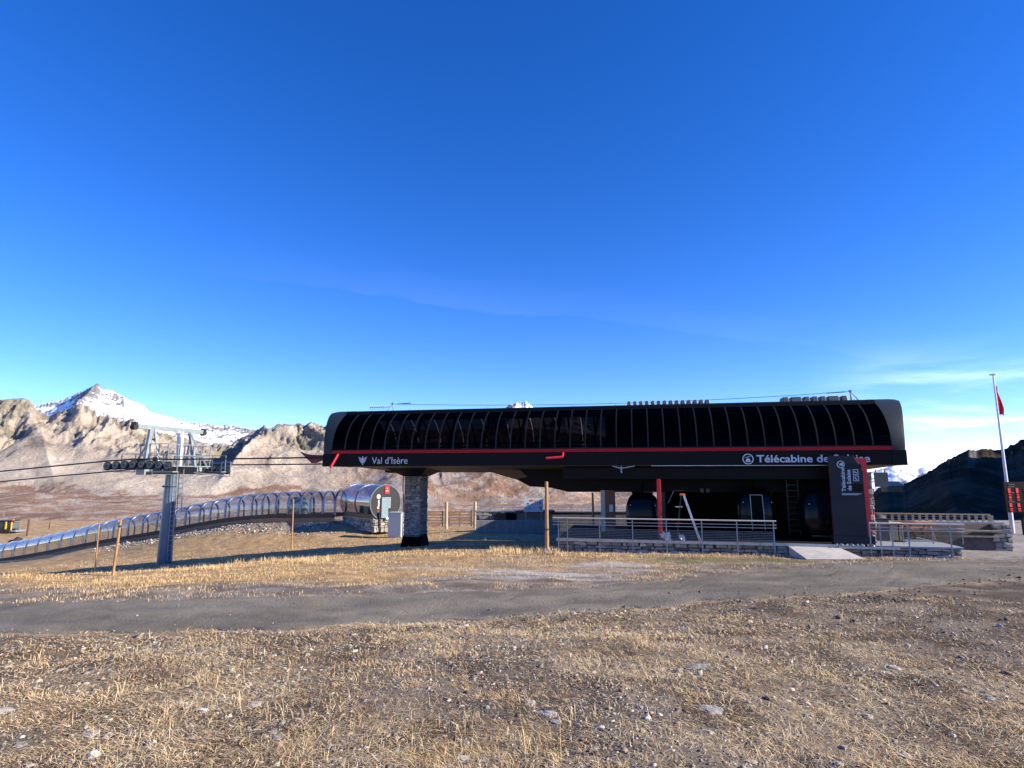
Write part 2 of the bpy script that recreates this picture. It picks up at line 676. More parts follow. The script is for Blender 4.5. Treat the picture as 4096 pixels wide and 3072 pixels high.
bumpn(nt, b, noise(nt, 30, 6, 0.65), 0.5, 0.01)


# materials that take their zones from a vertex colour
def zoned(name, scale, lo, hi, rough=0.95, bump=0.5, bscale=20, bdist=0.03, mid=None, spec=0.2, det=8):
    m, nt, b = nm(name)
    at = nt.nodes.new("ShaderNodeVertexColor")
    at.layer_name = 'Col'
    n1 = noise(nt, scale, det, 0.68)
    n2 = noise(nt, (mid or scale * 5.3), 6, 0.65)
    c = mixc(nt, 1.0, at.outputs[0], ramp(nt, n1, [(0.28, (lo,) * 3), (0.72, (hi,) * 3)]), 'MULTIPLY')
    c = mixc(nt, 1.0, c, ramp(nt, n2, [(0.3, (lo * 1.15,) * 3), (0.7, (hi * .97,) * 3)]), 'MULTIPLY')
    lk(nt, c, b.inputs['Base Color'])
    b.inputs['Roughness'].default_value = rough
    b.inputs['Specular IOR Level'].default_value = spec
    if bump:
        bumpn(nt, b, noise(nt, bscale, 8, 0.7), bump, bdist)
    return m


zoned('ground', 1.6, 0.58, 1.42, bump=0.9, bscale=14, bdist=0.06, mid=30)
zoned('road', 0.8, 0.76, 1.24, bump=0.9, bscale=18, bdist=0.05, mid=34)
zoned('mountain', 0.02, 0.76, 1.24, bump=1.0, bscale=0.13, bdist=8, mid=0.25)
zoned('snow_mountain', 0.006, 0.9, 1.1, bump=0.4, bscale=0.02, bdist=12, mid=0.04)
zoned('straw', 9, 0.8, 1.2, bump=0, rough=0.8, spec=0.25)
zoned('pebble', 40, 0.75, 1.25, bump=0, rough=0.9)
zoned('dark_slope', 0.02, 0.7, 1.3, bump=0.4, bscale=0.08, bdist=3, mid=0.12, spec=0.0)


# ================================================================== GROUND
def col3(*c):
    return np.array(c, float)


def lerp3(a, b, t):
    return a + (b - a) * np.asarray(t)[..., None]


ROAD_PX = [-160, -60, 0, 120, 280, 500, 600, 700, 790, 860, 930, 1024, 1100, 1180]
ROAD_FAR = [608, 606, 605, 601, 597, 591, 586, 577, 568, 564, 562, 561, 560, 560]
ROAD_NEAR = [638, 636, 635, 634, 630.5, 619, 611, 604, 599, 594, 588, 580, 576, 573]


def road_edges(px):
    v = lambda k, s: vnoise(np.array([px * k]), np.array([s * .37]), s)[0] - .5
    f = np.interp(px, ROAD_PX, ROAD_FAR) + v(.05, 41) * 3.0 + v(.19, 42) * 1.8
    n = np.interp(px, ROAD_PX, ROAD_NEAR) + v(.04, 43) * 3.5 + v(.17, 44) * 2.5
    return f, n


rows_n, rows_f = [], []
for px in np.arange(-160, 1181, 5):
    f, n = road_edges(px)
    rows_f.append(hit(px, f))
    rows_n.append(hit(px, n))
RF, RN = np.array(rows_f), np.array(rows_n)


def road_pos(x, y):
    """0..1 across the road (negative in front, above 1 behind)"""
    k = np.asarray(x) / np.maximum(np.asarray(y), 0.5)
    kf, kn = RF[:, 0] / RF[:, 1], RN[:, 0] / RN[:, 1]
    yf = np.interp(k, kf, RF[:, 1])
    yn = np.interp(k, kn, RN[:, 1])
    return (y - yn) / (yf - yn)


STRAW, BROWN, GREY, MOSS = col3(.37, .265, .145), col3(.20, .14, .095), col3(.225, .20, .175), col3(.17, .15, .06)


def ground_color(x, y):
    r = np.hypot(x, y)
    n1 = fbm(x * 0.35, y * 0.35, 5, 21)
    n2 = fbm(x * 1.7, y * 1.7, 4, 23)
    c = lerp3(BROWN * np.ones(x.shape + (3,)), STRAW, sstep(.35, .65, n2 * .6 + n1 * .4 + .04))
    c = lerp3(c, GREY, sstep(.52, .66, n1) * .8)
    rp = road_pos(x, y)
    near = (rp < 0) & (y > 0)
    # foreground: greyer soil between the grass, more so on the right
    fg = np.where(near, 1.0, 0.0)
    soil = lerp3(col3(.080, .062, .045) * np.ones(x.shape + (3,)), col3(.175, .145, .112), sstep(.4, .62, n2))
    right = sstep(-3, 6, x) * .15
    c = lerp3(c, soil, fg * (0.72 + right))
    # verge beside the road
    ed = np.exp(-((rp - 1.12) / .2) ** 2) * (rp > .9)
    c = lerp3(c, col3(.20, .18, .155), np.clip(ed, 0, 1) * .75)
    strip = sstep(.95, 1.05, rp) * sstep(2.3, 1.5, rp)
    c = lerp3(c, lerp3(col3(.13, .105, .08) * np.ones(x.shape + (3,)), col3(.24, .21, .175), sstep(.4, .6, n2)), strip * .75)
    # golden slope in the middle distance, left
    gold = sstep(1.7, 2.4, rp) * sstep(6, -6, x)
    c = lerp3(c, col3(.42, .275, .125) * np.ones(x.shape + (3,)) * (0.7 + .6 * n2)[..., None], gold * .75)
    # pale gravel patches
    for px, py, a, b, k in GRAVEL:
        p = hit(px, py)
        d = ((x - p.x) / a) ** 2 + ((y - p.y) / b) ** 2 + (n2 - .5) * 1.5
        c = lerp3(c, col3(.40, .385, .36), sstep(1.15, .55, d) * k)
    # mossy strip in front of the platform
    p = hit(735, 560)
    d = ((x - p.x) / 4.2) ** 2 + ((y - p.y) / 1.3) ** 2 + (n2 - .5) * 1.6
    c = lerp3(c, MOSS, sstep(1.2, .4, d) * .75)
    # bank of the conveyor
    d, bz = tun_dist(x, y)
    c = lerp3(c, col3(.23, .22, .20) * (0.6 + .8 * n2)[..., None], sstep(5.5, 2.5, d + n1 * 4) * sstep(-45, -34, x) * .9)
    # level ground right of the platform
    lv = sstep(15, 19, x) * sstep(23.5, 26, y)
    c = lerp3(c, col3(.27, .25, .23) * np.ones(x.shape + (3,)), lv * .85)
    return c


GRAVEL = [(430, 545.5, 3.4, 0.8, .9), (350, 551, 3.0, 0.7, .8), (545, 574, 2.3, .75, .95), (620, 565, 1.5, .5, .75), (505, 571, 1.2, .6, .6),
          (580, 566, .9, .3, .7), (430, 568, 1.8, .3, .7), (640, 571, .8, .35, .6), (995, 546, 4.5, 1.8, .8), (520, 578, 3.2, .5, .5)]

az_front = np.radians(np.linspace(-48, 48, 470))
az_rest = np.radians(np.linspace(48, 312, 110))[1:-1]
azs = np.concatenate([az_front, az_rest, [az_front[0] + 2 * math.pi]])
rr = np.concatenate([[0.0], np.geomspace(0.6, 420, 400)])
AZ, RR = np.meshgrid(azs, rr)
GX, GY = RR * np.sin(AZ), RR * np.cos(AZ)
GZ = g(GX, GY)
gc = ground_color(GX, GY)
gc = np.clip(gc, 0.01, 1)
go = np_mesh('ground', np.stack([GX, GY, GZ], -1).reshape(-1, 3), grid_faces(len(rr), len(azs))[:, ::-1], 'ground', gc.reshape(-1, 3), True)
tag(go, 'dry grassy ground sloping down from the camera to the lift station', kind='structure')

# far plain that closes the ground towards the horizon, deep in the valley
mb = MB()
mb.loft([[Vector((a * math.sin(q), a * math.cos(q), -262 - (a - 415) * .01)) for q in np.linspace(0, 2 * math.pi, 73)] for a in (380, 3000, 20000)])
o = mb.build('valley_floor', 'earth_bank')
tag(o, 'brown valley floor far below the plateau', kind='structure')

# dirt road
m_ = 22
V, C = [], []
for i in range(len(RF)):
    for k in range(m_):
        q = k / (m_ - 1)
        p = RN[i] * (1 - q) + RF[i] * q
        V.append(p)
V = np.array(V)
rx, ry = V[:, 0], V[:, 1]
q = np.tile(np.linspace(0, 1, m_), len(RF))
edge = np.minimum(q, 1 - q)
lift = np.where(edge < .01, -.03, .022)
rut = -.018 * (np.exp(-((q - .3) / .07) ** 2) + np.exp(-((q - .68) / .07) ** 2))
V[:, 2] = g(rx, ry) + lift + rut * (edge > .05) + (fbm(rx * 3, ry * 3, 3, 61) - .5) * .015
n = fbm(rx * .5, ry * .9, 5, 63)
n2 = fbm(rx * 3, ry * 3, 4, 65)
C = lerp3(col3(.152, .134, .100) * np.ones((len(V), 3)), col3(.205, .182, .138), sstep(.35, .65, n))
C = lerp3(C, col3(.21, .19, .16), sstep(.52, .72, n2) * .45)
C = lerp3(C, col3(.10, .095, .09), (np.exp(-((q - .3) / .06) ** 2) + np.exp(-((q - .68) / .06) ** 2)) * .35)
C = lerp3(C, col3(.075, .07, .066), sstep(.10, .0, q) * sstep(.45, .6, n2) * .8)
ro = np_mesh('dirt_road', V, grid_faces(len(RF), m_), 'road', C, True)
tag(ro, 'grey packed dirt road crossing the slope in front of the station', kind='structure')


# ================================================================== MOUNTAINS
def crest_fn(pts):
    a = np.array(pts, float)
    return lambda px: np.interp(px, a[:, 0], a[:, 1])


def blur1(v, k):
    ker = np.hanning(2 * k + 3)[1:-1]
    ker /= ker.sum()
    return np.convolve(np.pad(v, k, mode='edge'), ker, mode='valid')


def slope_tan(py):
    u = (384 - np.asarray(py, float)) / FPX
    return (SP + u * CP) / (CP - u * SP)


def col_k(px, py=460):
    u = (384 - py) / FPX
    return (np.asarray(px, float) - 512) / FPX / (CP - u * SP)


def r1(x, y):
    return 0.1205 * x, 375 + 0.1205 * y


def r2(x, y):
    return 225 + 0.113 * x, 395 + 0.113 * y


def r5(x, y):
    return 825 + 0.128 * x, 362.5 + 0.128 * y


# --- A: the tan limestone range, left and behind the station
prof = [(-260, 385), (-160, 392), (-60, 398)]
prof += [r1(*p) for p in [(0, 205), (180, 190), (240, 205), (270, 240), (300, 285), (340, 315), (420, 348), (480, 312), (560, 282), (640, 243),
                          (675, 240), (700, 268), (745, 270), (790, 295), (805, 335), (850, 345), (900, 340), (960, 345), (1000, 375), (1050, 385),
                          (1075, 360), (1110, 362), (1160, 405), (1200, 445), (1300, 470), (1500, 520), (1650, 555), (1780, 578), (1900, 583), (1940, 560)]]
prof += [r2(*p) for p in [(100, 392), (200, 356), (290, 302), (330, 285), (350, 270), (372, 285), (395, 302), (430, 275), (470, 256), (500, 262), (540, 254), (590, 266), (620, 258), (650, 250),
                          (700, 262), (760, 246), (800, 258), (850, 266), (935, 277), (1010, 290)]]
prof += [(360, 432), (420, 430), (520, 428), (620, 438), (700, 462), (780, 500), (850, 530), (900, 545)]
fA = crest_fn(prof)
nC, nR = 1050, 310
pxs = np.linspace(-255, 880, nC)
t = np.concatenate([np.linspace(0, 1, nR - 30), 1 + np.linspace(0.02, 0.35, 30)])
PX, T = np.meshgrid(pxs, t)
craggy = sstep(20, 60, pxs) * sstep(362, 340, pxs)
fine = (vnoise(pxs * .45, pxs * 0 + 3, 70) - .5) * 2.0 + (vnoise(pxs * 1.1, pxs * 0 + 9, 71) - .5) * 1.2
PYC = fA(pxs) + fine * (.2 + .8 * craggy)
Y1 = 1700 + 160 * fbm(pxs * .008, pxs * 0, 3, 72)
PYS = blur1(fA(pxs), 22)
K = col_k(pxs, PYS)
tc = np.clip(T, 0, 1)
TF = .34                                   # foot of the steep face
foot = 1180 + 160 * fbm(pxs * .012, pxs * 0 + 4, 3, 73)
wr = sstep(300, 400, PX)
Yd = np.where(T < TF, 330 + (foot[None] - 330) * (tc / TF), foot[None] + (Y1 - foot)[None] * ((tc - TF) / (1 - TF)))
Yd = np.where(T > 1, Y1[None] + (T - 1) * 900, Yd)
X_ = K[None] * Yd
zc = EZ + slope_tan(PYC) * Y1
zcs = EZ + slope_tan(PYS) * Y1
zf = -38 - 14 * wr[0] + 14 * (fbm(pxs * .01, pxs * 0 + 8, 3, 74) - .5)
tf = np.clip((tc - TF) / (1 - TF), 0, 1)   # 0..1 up the face
face = np.interp(tf, [0, .35, .62, .8, 1], [0, .22, .46, .70, 1]) * (1 - wr) + tf * wr
Z = np.where(T < TF, -118 + (zf[None] + 118) * np.interp(tc / TF, [0, .35, 1], [0, .5, 1]), zf[None] + (zcs - zf)[None] * face + (zc - zcs)[None] * sstep(.72, 1, tf))
# buttresses and gullies that run down the slope
wp = fbm(X_ / 130, Yd / 130, 4, 75)
gul = fbm(X_ / 110 + Yd / 190 + 1.6 * wp, Yd / 260 - X_ / 400 + 1.2 * wp, 5, 76, .5, True)
gulS = fbm(X_ / 110 + Yd / 190 + 1.6 * wp, Yd / 260 - X_ / 400 + 1.2 * wp, 2, 76, .4, True)
gul2 = fbm(X_ / 36 + Yd / 60 + wp * 2, Yd / 50 - X_ / 90, 5, 77, .55, True)
rock_w = sstep(.50, .66, tf + (fbm(X_ / 110, Yd / 140, 4, 78) - .5) * .4) * (1 - wr * .5)
top = np.clip((1 - T) * 14, 0, 1)
Z = Z + ((gul - .6) * 62 * rock_w + (gul2 - .6) * 30 * rock_w + (gulS - .6) * 18 * sstep(0, .3, tf)) * top
Z = Z + (fbm(X_ / 60, Yd / 60, 5, 79) - .5) * (7 + 8 * wr) * sstep(0, .1, tf) * top
Z = Z + (fbm(X_ / 13, Yd / 13, 3, 81, .5, True) - .6) * 9 * rock_w * top
# low swells on the meadows in front
Z = Z + (fbm(X_ / 150, Yd / 150, 5, 83) - .5) * 22 * sstep(.25, .0, tf) * sstep(0, .1, T)
# a big spur coming down in front of the ridge, dark on its left
sx = np.interp(tf, [.0, .3, .55, .8, 1.0], [216, 236, 256, 276, 290]) + (fbm(tf * 9, PX * 0, 3, 84) - .5) * 8
dl = PX - sx
spur = np.where(dl < 0, np.exp(dl / 15), np.exp(-dl / 45))
Z = Z + spur * np.interp(tf, [0, .12, .4, .7, .88, 1], [0, 18, 62, 72, 35, 0]) * (.85 + .3 * gul2)
# rounded tan shoulder far left
sx2 = np.interp(tf, [0, .5, 1.0], [66, 48, 30])
dl = PX - sx2
Z = Z + np.where(dl < 0, np.exp(dl / 60), np.exp(-dl / 18)) * np.interp(tf, [0, .25, .6, .9, 1], [0, 22, 42, 20, 0])
Z = np.minimum(Z, EZ + slope_tan(PYS)[None] * Yd + (zc - zcs)[None] * sstep(.72, 1, tf) - (1 - tc) * 22)
Z = np.where(T > 1, zc[None] - (T - 1) * 900, Z)
# zones
nz1 = fbm(X_ / 110, Yd / 110, 5, 85)
nz2 = fbm(X_ / 26, Yd / 30, 5, 86)
nz3 = fbm(X_ / 9, Yd / 12, 4, 87)
streak = fbm((X_ + .8 * Yd) / 34, (Yd - .3 * X_) / 260, 4, 88)
ones = np.ones(PX.shape + (3,))
rock = lerp3(col3(.225, .19, .15) * ones, col3(.44, .375, .30), sstep(.35, .65, nz2 * .6 + gul2 * .4))
rock = lerp3(rock, col3(.20, .185, .125), sstep(.50, .64, nz1) * .75)
scree = lerp3(col3(.44, .365, .28) * ones, col3(.53, .455, .36), sstep(.35, .65, nz1))
scree = lerp3(scree, col3(.33, .255, .20), sstep(.5, .64, streak) * .35)
grass = lerp3(col3(.25, .155, .10) * ones, col3(.37, .255, .175), sstep(.35, .65, nz2 * .5 + nz1 * .5))
grass = lerp3(grass, col3(.45, .39, .335), sstep(.55, .63, nz2 * .5 + nz3 * .5) * .8)
v = T + (nz1 - .5) * .24 + (nz2 - .5) * .07
C = lerp3(grass, scree, sstep(.345, .375, v) * (1 - sstep(330, 380, PX)))
rk = sstep(.44, .52, tf + (nz1 - .5) * .55 + (gulS - .6) * .5 + (nz2 - .5) * .15)
C = lerp3(C, rock, rk * (1 - .55 * wr))
outc = sstep(.59, .66, fbm(X_ / 60, Yd / 60, 5, 91)) * wr
C = lerp3(C, lerp3(col3(.25, .225, .20) * ones, col3(.37, .335, .30), nz3), outc * .75)
# pale tracks and ski-run benches across the meadows
for ph, s_ in ((.15, .0002), (.215, -.0003), (.285, .0003)):
    line = T - (ph + s_ * (PX - 150) + .03 * (vnoise(PX * .02, PX * 0 + ph * 90, 92) - .5) * 2)
    C = lerp3(C, col3(.50, .43, .36), np.exp(-(line / .003) ** 2) * sstep(300, 220, PX) * .6)
pale = sstep(.54, .60, fbm(X_ / 90, Yd / 50, 4, 93)) * sstep(.14, .2, T) * sstep(.42, .36, T) * sstep(60, 130, PX) * sstep(340, 260, PX)
C = lerp3(C, col3(.46, .40, .345), pale * .55)
ao = np_mesh('tan_mountain', np.stack([X_, Yd, Z], -1).reshape(-1, 3), grid_faces(len(t), nC), 'mountain', np.clip(C, .01, 1).reshape(-1, 3), False)
tag(ao, 'tan limestone mountain range with pale scree and brown meadows behind the conveyor', kind='structure')


def simple_range(name, prof, p0, p1, nC, nR, Y0, Y1, zb, mat, colfn, ridges, jag, rampz, label, seed, relief=1.0, flat=False):
    f = crest_fn(prof)
    pxs = np.linspace(p0, p1, nC)
    t = np.concatenate([np.linspace(0, 1, nR), 1 + np.linspace(.03, .5, 12)])
    PX, T = np.meshgrid(pxs, t)
    pyc = f(pxs) + (vnoise(pxs * .5, pxs * 0, seed) - .5) * jag + (vnoise(pxs * 1.3, pxs * 0, seed + 1) - .5) * jag * .6
    pys = blur1(f(pxs), max(4, nC // 60))
    K = col_k(pxs, pys)
    tc = np.clip(T, 0, 1)
    Yd = Y0 + (Y1 - Y0) * T
    zc = EZ + slope_tan(pyc) * Y1
    zcs = EZ + slope_tan(pys) * Y1
    Z = zb + (zcs[None] - zb) * np.interp(tc, *rampz) + (zc - zcs)[None] * sstep(.6, 1, tc)
    Lm = (Y1 - Y0) * .30
    XM = K[None] * Yd
    rel = (Y1 - Y0) * .085 * relief
    Z = Z + (fbm(XM / Lm, Yd / Lm * .6, 6, seed + 3, .5, True) - .6) * rel * np.clip((1 - T) * 7, 0, 1) * sstep(0, .2, T)
    Z = Z + (fbm(XM / Lm * 4, Yd / Lm * 4, 5, seed + 5) - .5) * rel * .25 * np.clip((1 - T) * 10, 0, 1)
    for xs, ts, wl_, wr_, am in ridges:
        sx = np.interp(T, ts, xs)
        dl = PX - sx
        Z = Z + np.where(dl < 0, np.exp(dl / wl_), np.exp(-dl / wr_)) * am * np.clip((1 - T) * 6, 0, 1) * sstep(ts[0] - .05, ts[0] + .2, T)
    Z = np.minimum(Z, EZ + slope_tan(pys)[None] * Yd + (zc - zcs)[None] * sstep(.6, 1, tc) - (1 - tc) * Y1 * .004)
    Z = np.where(T > 1, zc[None] - (T - 1) * Y1 * .5, Z)
    C = colfn(PX, T, Z, XM, Yd)
    o = np_mesh(name, np.stack([K[None] * Yd, Yd, Z], -1).reshape(-1, 3), grid_faces(len(t), nC), mat, np.clip(C, .01, 1).reshape(-1, 3), not flat)
    return tag(o, label, kind='structure')


SNOW, DROCK = col3(.86, .88, .92), col3(.17, .165, .17)


def snow_col(seed, cover, band=0.0):
    def f(PX, T, Z, XM, Yd):
        a = fbm(PX * .09, T * 26, 6, seed)
        b = fbm(PX * .5, T * 60, 5, seed + 9)
        m = sstep(cover - .06, cover + .06, a * .6 + b * .4)
        c = lerp3(DROCK * np.ones(PX.shape + (3,)), SNOW, m)
        return c
    return f


# --- B: snow peak on the left
pB = [(-120, 415), (-20, 415)] + [r1(*p) for p in [(150, 300), (290, 250), (400, 228), (500, 205), (570, 180), (640, 150), (700, 128), (760, 95), (800, 74), (818, 70), (832, 88),
      (845, 108), (862, 122), (895, 118), (925, 126), (1000, 166), (1100, 216), (1190, 248), (1240, 300), (1350, 336), (1430, 350), (1500, 386), (1560, 394), (1680, 400),
      (1760, 414), (1900, 416), (1990, 436), (2074, 446)]] + [r2(*p) for p in [(60, 266), (130, 290), (290, 312), (500, 380)]] + [(330, 460)]


def colB(PX, T, Z, XM, Yd):
    a = fbm(PX * .10, T * 30, 6, 131)
    b = fbm(PX * .55, T * 70, 5, 139)
    v = a * .55 + b * .45
    lim = np.full(PX.shape, .44)
    # bare rock flank under the summit, left of the spine
    sx = np.interp(T, [.35, 1.0], [62, 99.5])
    d = PX - sx
    lim = lim + .30 * np.exp(-((d - 3) / 8) ** 2) * sstep(.3, .5, T)
    # rocky belt along the right shoulder
    lim = lim + .13 * sstep(196, 212, PX) * sstep(.65, .8, T) * sstep(275, 250, PX)
    lim = lim - .12 * sstep(122, 128, PX) * sstep(180, 150, PX)
    m = sstep(lim - .05, lim + .05, v)
    return lerp3(col3(.20, .19, .19) * np.ones(PX.shape + (3,)), SNOW, m)


simple_range('snow_peak', pB, -110, 330, 620, 150, 3600, 5200, 150, 'snow_mountain', colB,
             [([70, 104], [.35, 1.0], 14, 26, 130), ([128, 122], [.4, 1.0], 9, 40, 60)], 1.2,
             ([0, .4, .7, 1], [0, .3, .6, 1]), 'pointed snow covered peak behind the tan range on the left', 101, .7)

# --- C: small snowy summit showing over the station roof
pC = [(420, 470), (480, 432), (498, 412), (503, 409.5), (509, 405), (513, 403.5), (516, 402), (519, 404), (522, 402), (526, 401.5), (530, 404), (534, 408), (540, 413),
      (552, 413), (560, 408.5), (566, 409), (572, 413), (600, 430), (660, 470)]
simple_range('snow_summit', pC, 425, 655, 260, 70, 4200, 5200, 150, 'snow_mountain', snow_col(151, .47), [([505, 514], [.4, 1], 8, 12, 60)], 1.6,
             ([0, .5, .8, 1], [0, .35, .65, 1]), 'small snowy summit just showing above the station roof', 111, .8)

# --- E: snow field and peaks right of the station
pE = [(800, 500), (860, 474)] + [r5(*p) for p in [(380, 850), (440, 832), (520, 806), (600, 800), (650, 806), (690, 826), (720, 832), (770, 815), (800, 812), (840, 826), (900, 850), (1000, 880)]] + [(990, 500), (1060, 520)]
simple_range('snow_field', pE, 805, 1050, 260, 90, 2800, 4200, -330, 'snow_mountain', snow_col(161, .40), [], .3,
             ([0, .4, .75, 1], [0, .35, .72, 1]), 'distant snowy mountains right of the station', 121, .45)

# --- D: the dark shaded mountain on the right; its ridge goes on climbing out of the picture
pD = [r5(*p) for p in [(200, 1200), (330, 1060), (400, 992), (460, 962), (600, 956), (700, 912), (830, 842), (950, 762), (1060, 707), (1100, 690), (1130, 679), (1180, 692), (1240, 670), (1320, 681),
                       (1400, 681), (1440, 652), (1500, 632), (1520, 606), (1554, 604)]]
pD = [(835, 535)] + pD + [(1045, 432), (1100, 405), (1200, 350), (1350, 270), (1500, 200), (1700, 150), (1900, 160), (2200, 250)]


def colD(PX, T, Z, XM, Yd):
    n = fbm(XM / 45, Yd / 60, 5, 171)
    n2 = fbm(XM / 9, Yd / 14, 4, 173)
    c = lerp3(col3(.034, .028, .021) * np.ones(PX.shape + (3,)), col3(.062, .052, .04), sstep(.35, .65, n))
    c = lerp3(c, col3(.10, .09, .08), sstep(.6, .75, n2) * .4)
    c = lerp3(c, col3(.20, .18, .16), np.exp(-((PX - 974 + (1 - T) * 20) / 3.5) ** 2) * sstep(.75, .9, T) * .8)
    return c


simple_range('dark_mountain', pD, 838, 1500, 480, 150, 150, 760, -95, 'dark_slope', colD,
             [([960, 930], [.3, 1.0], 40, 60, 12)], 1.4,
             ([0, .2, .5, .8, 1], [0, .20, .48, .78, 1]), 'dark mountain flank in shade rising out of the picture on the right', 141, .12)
# --- unseen ridge added out of view on the right to keep that flank in shade
ny, nx = 120, 60
yy_ = np.linspace(-60, 640, ny)
uu = np.linspace(-1, 1, nx)
YY, UU = np.meshgrid(yy_, uu, indexing='ij')
crest = np.interp(YY, [-60, 0, 80, 300, 560, 640], [-90, 190, 320, 360, 300, 190])
XX = 650 + np.maximum(0, YY - 200) * .95 + UU * 260 + (fbm(YY / 90, UU * 2, 4, 181) - .5) * 40
ZZ = -95 + (crest + 95) * (1 - np.abs(UU)) ** .9 + (fbm(XX / 60, YY / 60, 5, 183) - .5) * 36
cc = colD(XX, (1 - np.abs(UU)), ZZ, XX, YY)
o = np_mesh('shading_ridge', np.stack([XX, YY, ZZ], -1).reshape(-1, 3), grid_faces(ny, nx), 'mountain', np.clip(cc, .01, 1).reshape(-1, 3), True)
tag(o, 'unseen ridge added out of view on the right to shade the dark mountain', kind='structure')


# ================================================================== LETTERING
def text_mesh(body, bold=0.0):
    cu = bpy.data.curves.new("lettering", 'FONT')
    cu.body = body
    cu.offset = bold
    cu.extrude = 0.03
    cu.resolution_u = 3
    ob = bpy.data.objects.new("lettering", cu)
    COL.objects.link(ob)
    dg = bpy.context.evaluated_depsgraph_get()
    me = ob.evaluated_get(dg).to_mesh()
    vs = [v.co.copy() for v in me.vertices]
    fs = [tuple(p.vertices) for p in me.polygons]
    ob.evaluated_get(dg).to_mesh_clear()
    COL.objects.unlink(ob)
    bpy.data.objects.remove(ob)
    return vs, fs


def write(mb, body, o, u, v, n, width, height, bold=0.0, depth=0.01, ref=None):
    """set a line of lettering with its lower left corner at o, running along u, up along v, facing n"""
    vs, fs = text_mesh(body, bold)
    rx = [p.x for p in vs]
    ry = [p.y for p in vs]
    x0, x1, y0, y1 = min(rx), max(rx), min(ry), max(ry)
    if ref:
        y0, y1 = ref
    out = []
    for p in vs:
        out.append(Vector(o) + Vector(u) * ((p.x - x0) / (x1 - x0) * width) + Vector(v) * ((p.y - y0) / (y1 - y0) * height)
                   + Vector(n) * (depth if p.z > 0 else 0.001))
    mb.add(out, fs)


def flat_poly(mb, pts, o, u, v, n, depth=0.01):
    mb.prism([Vector(o) + Vector(u) * a + Vector(v) * b for a, b in pts], Vector(n) * depth)


def ring(mb, c, u, v, n, r0, r1, depth=0.01, k=28):
    c, u, v, n = Vector(c), Vector(u), Vector(v), Vector(n)
    rows = []
    for rad, dep in ((r0, 0), (r0, depth), (r1, depth), (r1, 0)):
        rows.append([c + (u * math.cos(2 * math.pi * i / k) + v * math.sin(2 * math.pi * i / k)) * rad + n * dep for i in range(k)])
    mb.loft(rows, True)


def cabin_sign(mb, c, u, v, n, r):
    """round lift pictogram: ring, rope, hanger and cabin"""
    c, u, v = Vector(c), Vector(u), Vector(v)
    ring(mb, c, u, v, n, r * .82, r)
    flat_poly(mb, [(-.62 * r, .18 * r), (.55 * r, .52 * r), (.55 * r, .60 * r), (-.62 * r, .26 * r)], c, u, v, n)
    flat_poly(mb, [(-.04 * r, .0), (.04 * r, .0), (.04 * r, .42 * r), (-.04 * r, .42 * r)], c, u, v, n)
    flat_poly(mb, [(-.36 * r, -.55 * r), (.36 * r, -.55 * r), (.42 * r, -.28 * r), (.28 * r, .08 * r), (-.28 * r, .08 * r), (-.42 * r, -.28 * r)], c, u, v, n)


def eagle(mb, o, u, v, n, w, h):
    """spread-winged bird emblem in a box w by h"""
    def q(pts):
        flat_poly(mb, [(a * w, b * h) for a, b in pts], o, u, v, n)
    for m in (0, 1):
        fx = (lambda a: a) if m == 0 else (lambda a: 1 - a)
        for (xo, yo, xi, yi, th) in ((.0, .95, .42, .74, .10), (.05, .79, .42, .61, .095), (.10, .64, .43, .49, .09), (.17, .50, .44, .38, .085), (.25, .37, .45, .28, .08)):
            q([(fx(xo), yo), (fx(xi), yi), (fx(xi), yi - th), (fx(xo + .03), yo - th)])
    q([(.42, .80), (.58, .80), (.60, .45), (.55, .22), (.45, .22), (.40, .45)])
    q([(.45, .80), (.55, .80), (.58, .93), (.50, 1.0), (.40, .95), (.46, .90)])
    q([(.46, .24), (.54, .24), (.57, .06), (.50, 0), (.43, .06)])
    for fx in (lambda a: a, lambda a: 1 - a):
        q([(fx(.40), .30), (fx(.30), .20), (fx(.28), .26), (fx(.38), .36)])


# ================================================================== STONE WALLS
def make_stone_mesh(name, seed):
    rnd = random.Random(seed)
    bm = bmesh.new()
    bmesh.ops.create_cube(bm, size=1.0)
    for v in bm.verts:
        v.co.x += rnd.uniform(-.14, .14)
        v.co.z += rnd.uniform(-.19, .19)
        v.co.y += rnd.uniform(-.05, .05)
    bmesh.ops.bevel(bm, geom=list(bm.edges), offset=0.075, segments=1, affect='EDGES')
    for v in bm.verts:
        v.co += Vector((rnd.uniform(-.02, .02), rnd.uniform(-.05, .05), rnd.uniform(-.03, .03)))
    me = bpy.data.meshes.new(name)
    bm.to_mesh(me)
    bm.free()
    return me


STONES = {}
for matn in ('stone', 'slate'):
    STONES[matn] = []
    for i in range(9):
        me = make_stone_mesh('stone', 100 + i)
        me.materials.append(M[matn])
        STONES[matn].append(me)


